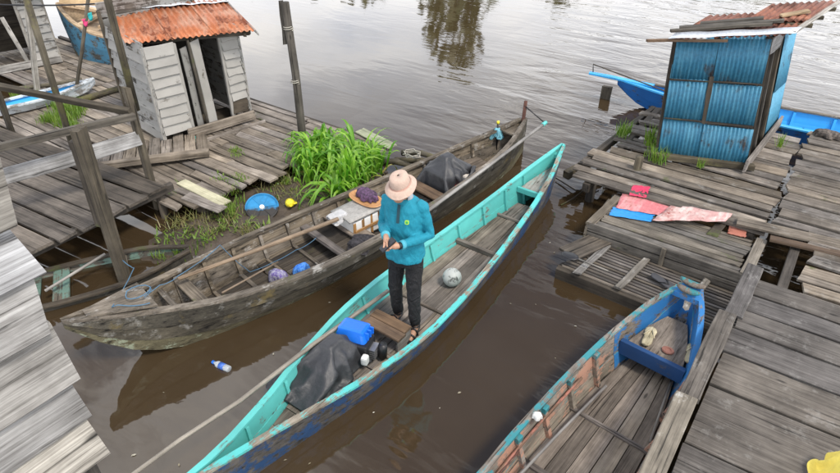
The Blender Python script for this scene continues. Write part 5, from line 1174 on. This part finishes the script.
parts_ += hand(wrR, hr_d, (.55, .1, .8), -.35, -1) + hand(wrL, hl_d, (.1, -.25, .9), .42, 1)
M_SKIN = plain('brown_skin', (.42, .235, .155), .55, .08, 14, .1)
body = link('body', voxel(parts_, .0052, 2, 'body'), M_SKIN, man, None, False, True)
# trousers
tr_ = [loft_mesh([ring((0, .0, z), rx, ry, 24, sq=.85) for z, rx, ry in ((.74, .165, .13), (.80, .175, .135), (.90, .17, .125), (.97, .163, .118))])]
for a, b_, c_ in ((hipR, kneR, ankR), (hipL, kneL, ankL)):
    tr_.append(chain([a + V((0, 0, .05)), a.lerp(b_, .25), a.lerp(b_, .6), b_, b_.lerp(c_, .3), b_.lerp(c_, .7), c_ + V((0, .005, .045)), c_ + V((0, .008, .012))], [.092, .090, .079, .069, .066, .061, .058, .057], 16))
me = voxel(tr_, .011, 3, 'trousers')
for v in me.vertices:
    x, y, z = v.co; k = .006 * nz(x * 7, y * 7, z * 16) + (.010 * max(0, math.cos((z - .43) * 55)) if z < .52 else .003) * nz(x * 10, y * 10, z * 6) * 1.6
    v.co += v.normal * k
M_TROUS = plain('black_trouser_cloth', (.0065, .0065, .008), .8, .3, 20, .2, fold=.5)
link('trousers', me, M_TROUS, man, None, False, True)
# shirt
sh_ = [loft_mesh([ring((0, y, z), rx, ry, 28, sq=.85) for z, rx, ry, y in ((.80, .186, .145, .0), (.84, .184, .143, 0), (.92, .178, .136, 0), (1.0, .172, .127, -.005), (1.12, .176, .128, -.006), (1.22, .184, .128, 0), (1.30, .178, .114, .008), (1.35, .14, .092, .012), (1.385, .075, .07, .008))])]
for s_, e_, w_ in ((shR, elR, wrR), (shL, elL, wrL)):
    d_ = (w_ - e_).normalized(); sh_.append(chain([s_ + V((-.04 if s_.x > 0 else .04, 0, .008)), s_, s_.lerp(e_, .5), e_ + V((0, .006, -.002)), e_.lerp(w_, .35), e_.lerp(w_, .75), w_ - d_ * .012], [.058, .061, .055, .050, .046, .040, .036], 16))
me = voxel(sh_, .009, 3, 'shirt')
for v in me.vertices:
    x, y, z = v.co; a = math.atan2(y, x)
    k = .007 * nz(x * 9, y * 9, z * 13 + 4) + .006 * nz(x * 22 + z * 16, y * 20, z * 10)
    if z < 1.06: k += .010 * math.sin(a * 9 + z * 14) * (1.06 - z) * 1.6
    k += .007 * max(0, nz(x * 6, y * 6 + 3, z * 24)) * (abs(x) > .16)
    v.co += v.normal * k
M_SHIRT = plain('teal_shirt_cloth', (.004, .205, .295), .8, .12, 30, .2, fold=.22)
shirt = link('shirt', me, M_SHIRT, man, None, False, True)
M_COLL = plain('grey_collar_cloth', (.30, .33, .36), .8, .1, 30)
cm = loft_mesh([ring((0, .006, 1.365), .086, .078, 24), ring((0, .004, 1.395), .078, .072, 24), ring((0, .006, 1.425), .070, .068, 24)], cap=False); bm = bmesh.new(); bm.from_mesh(cm)
bmesh.ops.delete(bm, geom=[f for f in bm.faces if f.calc_center_median().y < -.045], context='FACES'); bm.to_mesh(cm); bm.free()
link('collar', evaluated(cm, [('SOLIDIFY', dict(thickness=.008))]), M_COLL, shirt, None, False, True)
plank('placket', (0, -.112, 1.365), (0, -.150, 1.21), .028, .006, plain('dark_placket', (.01, .05, .07), .8), shirt, n=(0, -1, .25), world=False, seg=1, jit=.001, endj=.001)
for w_, e_ in ((wrR, elR), (wrL, elL)):
    d_ = (w_ - e_).normalized(); link('cuff', fixn(tube_mesh([w_ - d_ * .045, w_ - d_ * .008], .0405, 16)), plain('pale_cuff', (.06, .34, .44), .8), shirt, None, False, True)
# round green and yellow chest emblem
for (r_, z_, m_) in ((.019, 0, plain('lime_emblem', (.35, .62, .06), .7)), (.010, .0025, plain('green_emblem', (.03, .30, .10), .7))):
    ec = V((.088, -.143 - z_, 1.235)); nn = V((.28, -1, .12)).normalized(); ux_ = nn.cross(V((0, 0, 1))).normalized(); uy_ = ux_.cross(nn) * -1
    link('emblem', fixn(loft_mesh([ring(ec + nn * (-.004), r_, r_, 14, ux_, uy_, .6), ring(ec + nn * .004, r_, r_, 14, ux_, uy_, .6)])), m_, shirt, None, False)
# hair, eyes, hat
hm = blob(head + V((0, .012, .018)), .081, .092, .108, HT); bm = bmesh.new(); bm.from_mesh(hm)
bmesh.ops.delete(bm, geom=[v for v in bm.verts if v.co.y < head.y - .03 or v.co.z < head.z - .07], context='VERTS'); bm.to_mesh(hm); bm.free()
link('hair', hm, plain('black_hair', (.012, .010, .009), .6), man, None, False, True)
for sg in (-1, 1): link('eye', blob(head + V((sg * .030, -.083, .008)), .012, .008, .007), M_BLACK, body, None, False, True)
HM = T(head + V((0, -.006, .035))) @ Matrix.Scale(.93, 4) @ Matrix.Rotation(R(17), 4, 'X') @ Matrix.Rotation(R(-4), 4, 'Y')
M_HAT = plain('dusty_pink_hat_cloth', (.47, .345, .28), .85, .12, 25, .25, fold=.15)
def hring(z, r_, w_=0): return [V((math.cos(a) * r_ * .97, math.sin(a) * r_ * 1.05, z + w_ * math.sin(2 * a + .6) + w_ * .5 * math.sin(5 * a))) for a in [2 * math.pi * k / 40 for k in range(40)]]
hat = thing('bucket_hat', None, None); bpy.data.objects.remove(hat)
crown = evaluated(loft_mesh([hring(.0, .100), hring(.015, .099), hring(.055, .093), hring(.082, .086, .001), hring(.094, .072, .002), hring(.098, .045, .002), hring(.099, .01)], cap=False), [('SOLIDIFY', dict(thickness=.004))])
hat = link('hat', crown, M_HAT, man, HM, False, True)
brim = evaluated(loft_mesh([hring(.006, .097), hring(.001, .115, .003), hring(-.014, .130, .005), hring(-.032, .147, .008), hring(-.036, .150, .008)], cap=False), [('SOLIDIFY', dict(thickness=.004))])
link('brim', brim, M_HAT, hat, T((0, 0, 0)), False, True)
link('hat_band', fixn(loft_mesh([hring(.004, .1025), hring(.022, .1015)], cap=False)), plain('hat_band_cloth', (.50, .29, .23), .85), hat, None, False, True)
# watch, sandals
d_ = (wrL - elL).normalized(); wb = wrL + d_ * .004
link('watch', fixn(tube_mesh([wb - d_ * .012, wb + d_ * .012], .0305, 16)), M_BLACK, man, None, False, True)
for a in (ankR, ankL):
    dx = .012 if a.x > 0 else -.03
    so = [ring(a + V((dx * f_, y_, -.071)), w_, .010, 12, V((1, 0, 0)), V((0, 0, 1)), .6) for f_, y_, w_ in ((0, .075, .012), (0, .065, .032), (.2, .0, .036), (.7, -.08, .042), (1.1, -.15, .042), (1.4, -.19, .024), (1.4, -.20, .005))]
    so = link('sandal', fixn(loft_mesh(so)), M_BLACK, man, None, False, True)
    for y_, h_ in ((-.125, .020), (-.055, .036)):
        link('sandal_strap', tube_mesh([a + V((dx * .9 + math.cos(t_) * .043, y_, -.070 + math.sin(t_) * (.045 if y_ < -.1 else .062))) for t_ in [math.pi * i / 10 for i in range(11)]], .010, 6), M_BLACK, so, None, False, True)
    link('sandal_strap', tube_mesh([a + V((math.cos(t_) * .041, .012 + math.sin(t_) * .044, -.01)) for t_ in [2 * math.pi * i / 16 for i in range(17)]], .009, 6), M_BLACK, so, None, False, True)
# phone in his left hand: a thing of its own
ph = wrL + hl_d.normalized() * .095 + V((-.005, -.02, .022)); phw = MW[man] @ ph
pht = thing('phone', 'black phone held in the hands of the man in the teal shirt', 'phone', phw.to_tuple())
PM = MW[man] @ (T(ph) @ Matrix.Rotation(R(-35), 4, 'Z') @ Matrix.Rotation(R(28), 4, 'X'))
box('case', PM, .073, .15, .009, M_BLACK, pht, .003)
link('screen', mesh('screen', [(-.032, -.068, .0062), (.032, -.068, .0062), (.032, .068, .0062), (-.032, .068, .0062)], [(0, 1, 2, 3)]), plain('phone_glass', (.02, .022, .028), .1, .05), pht, PM)
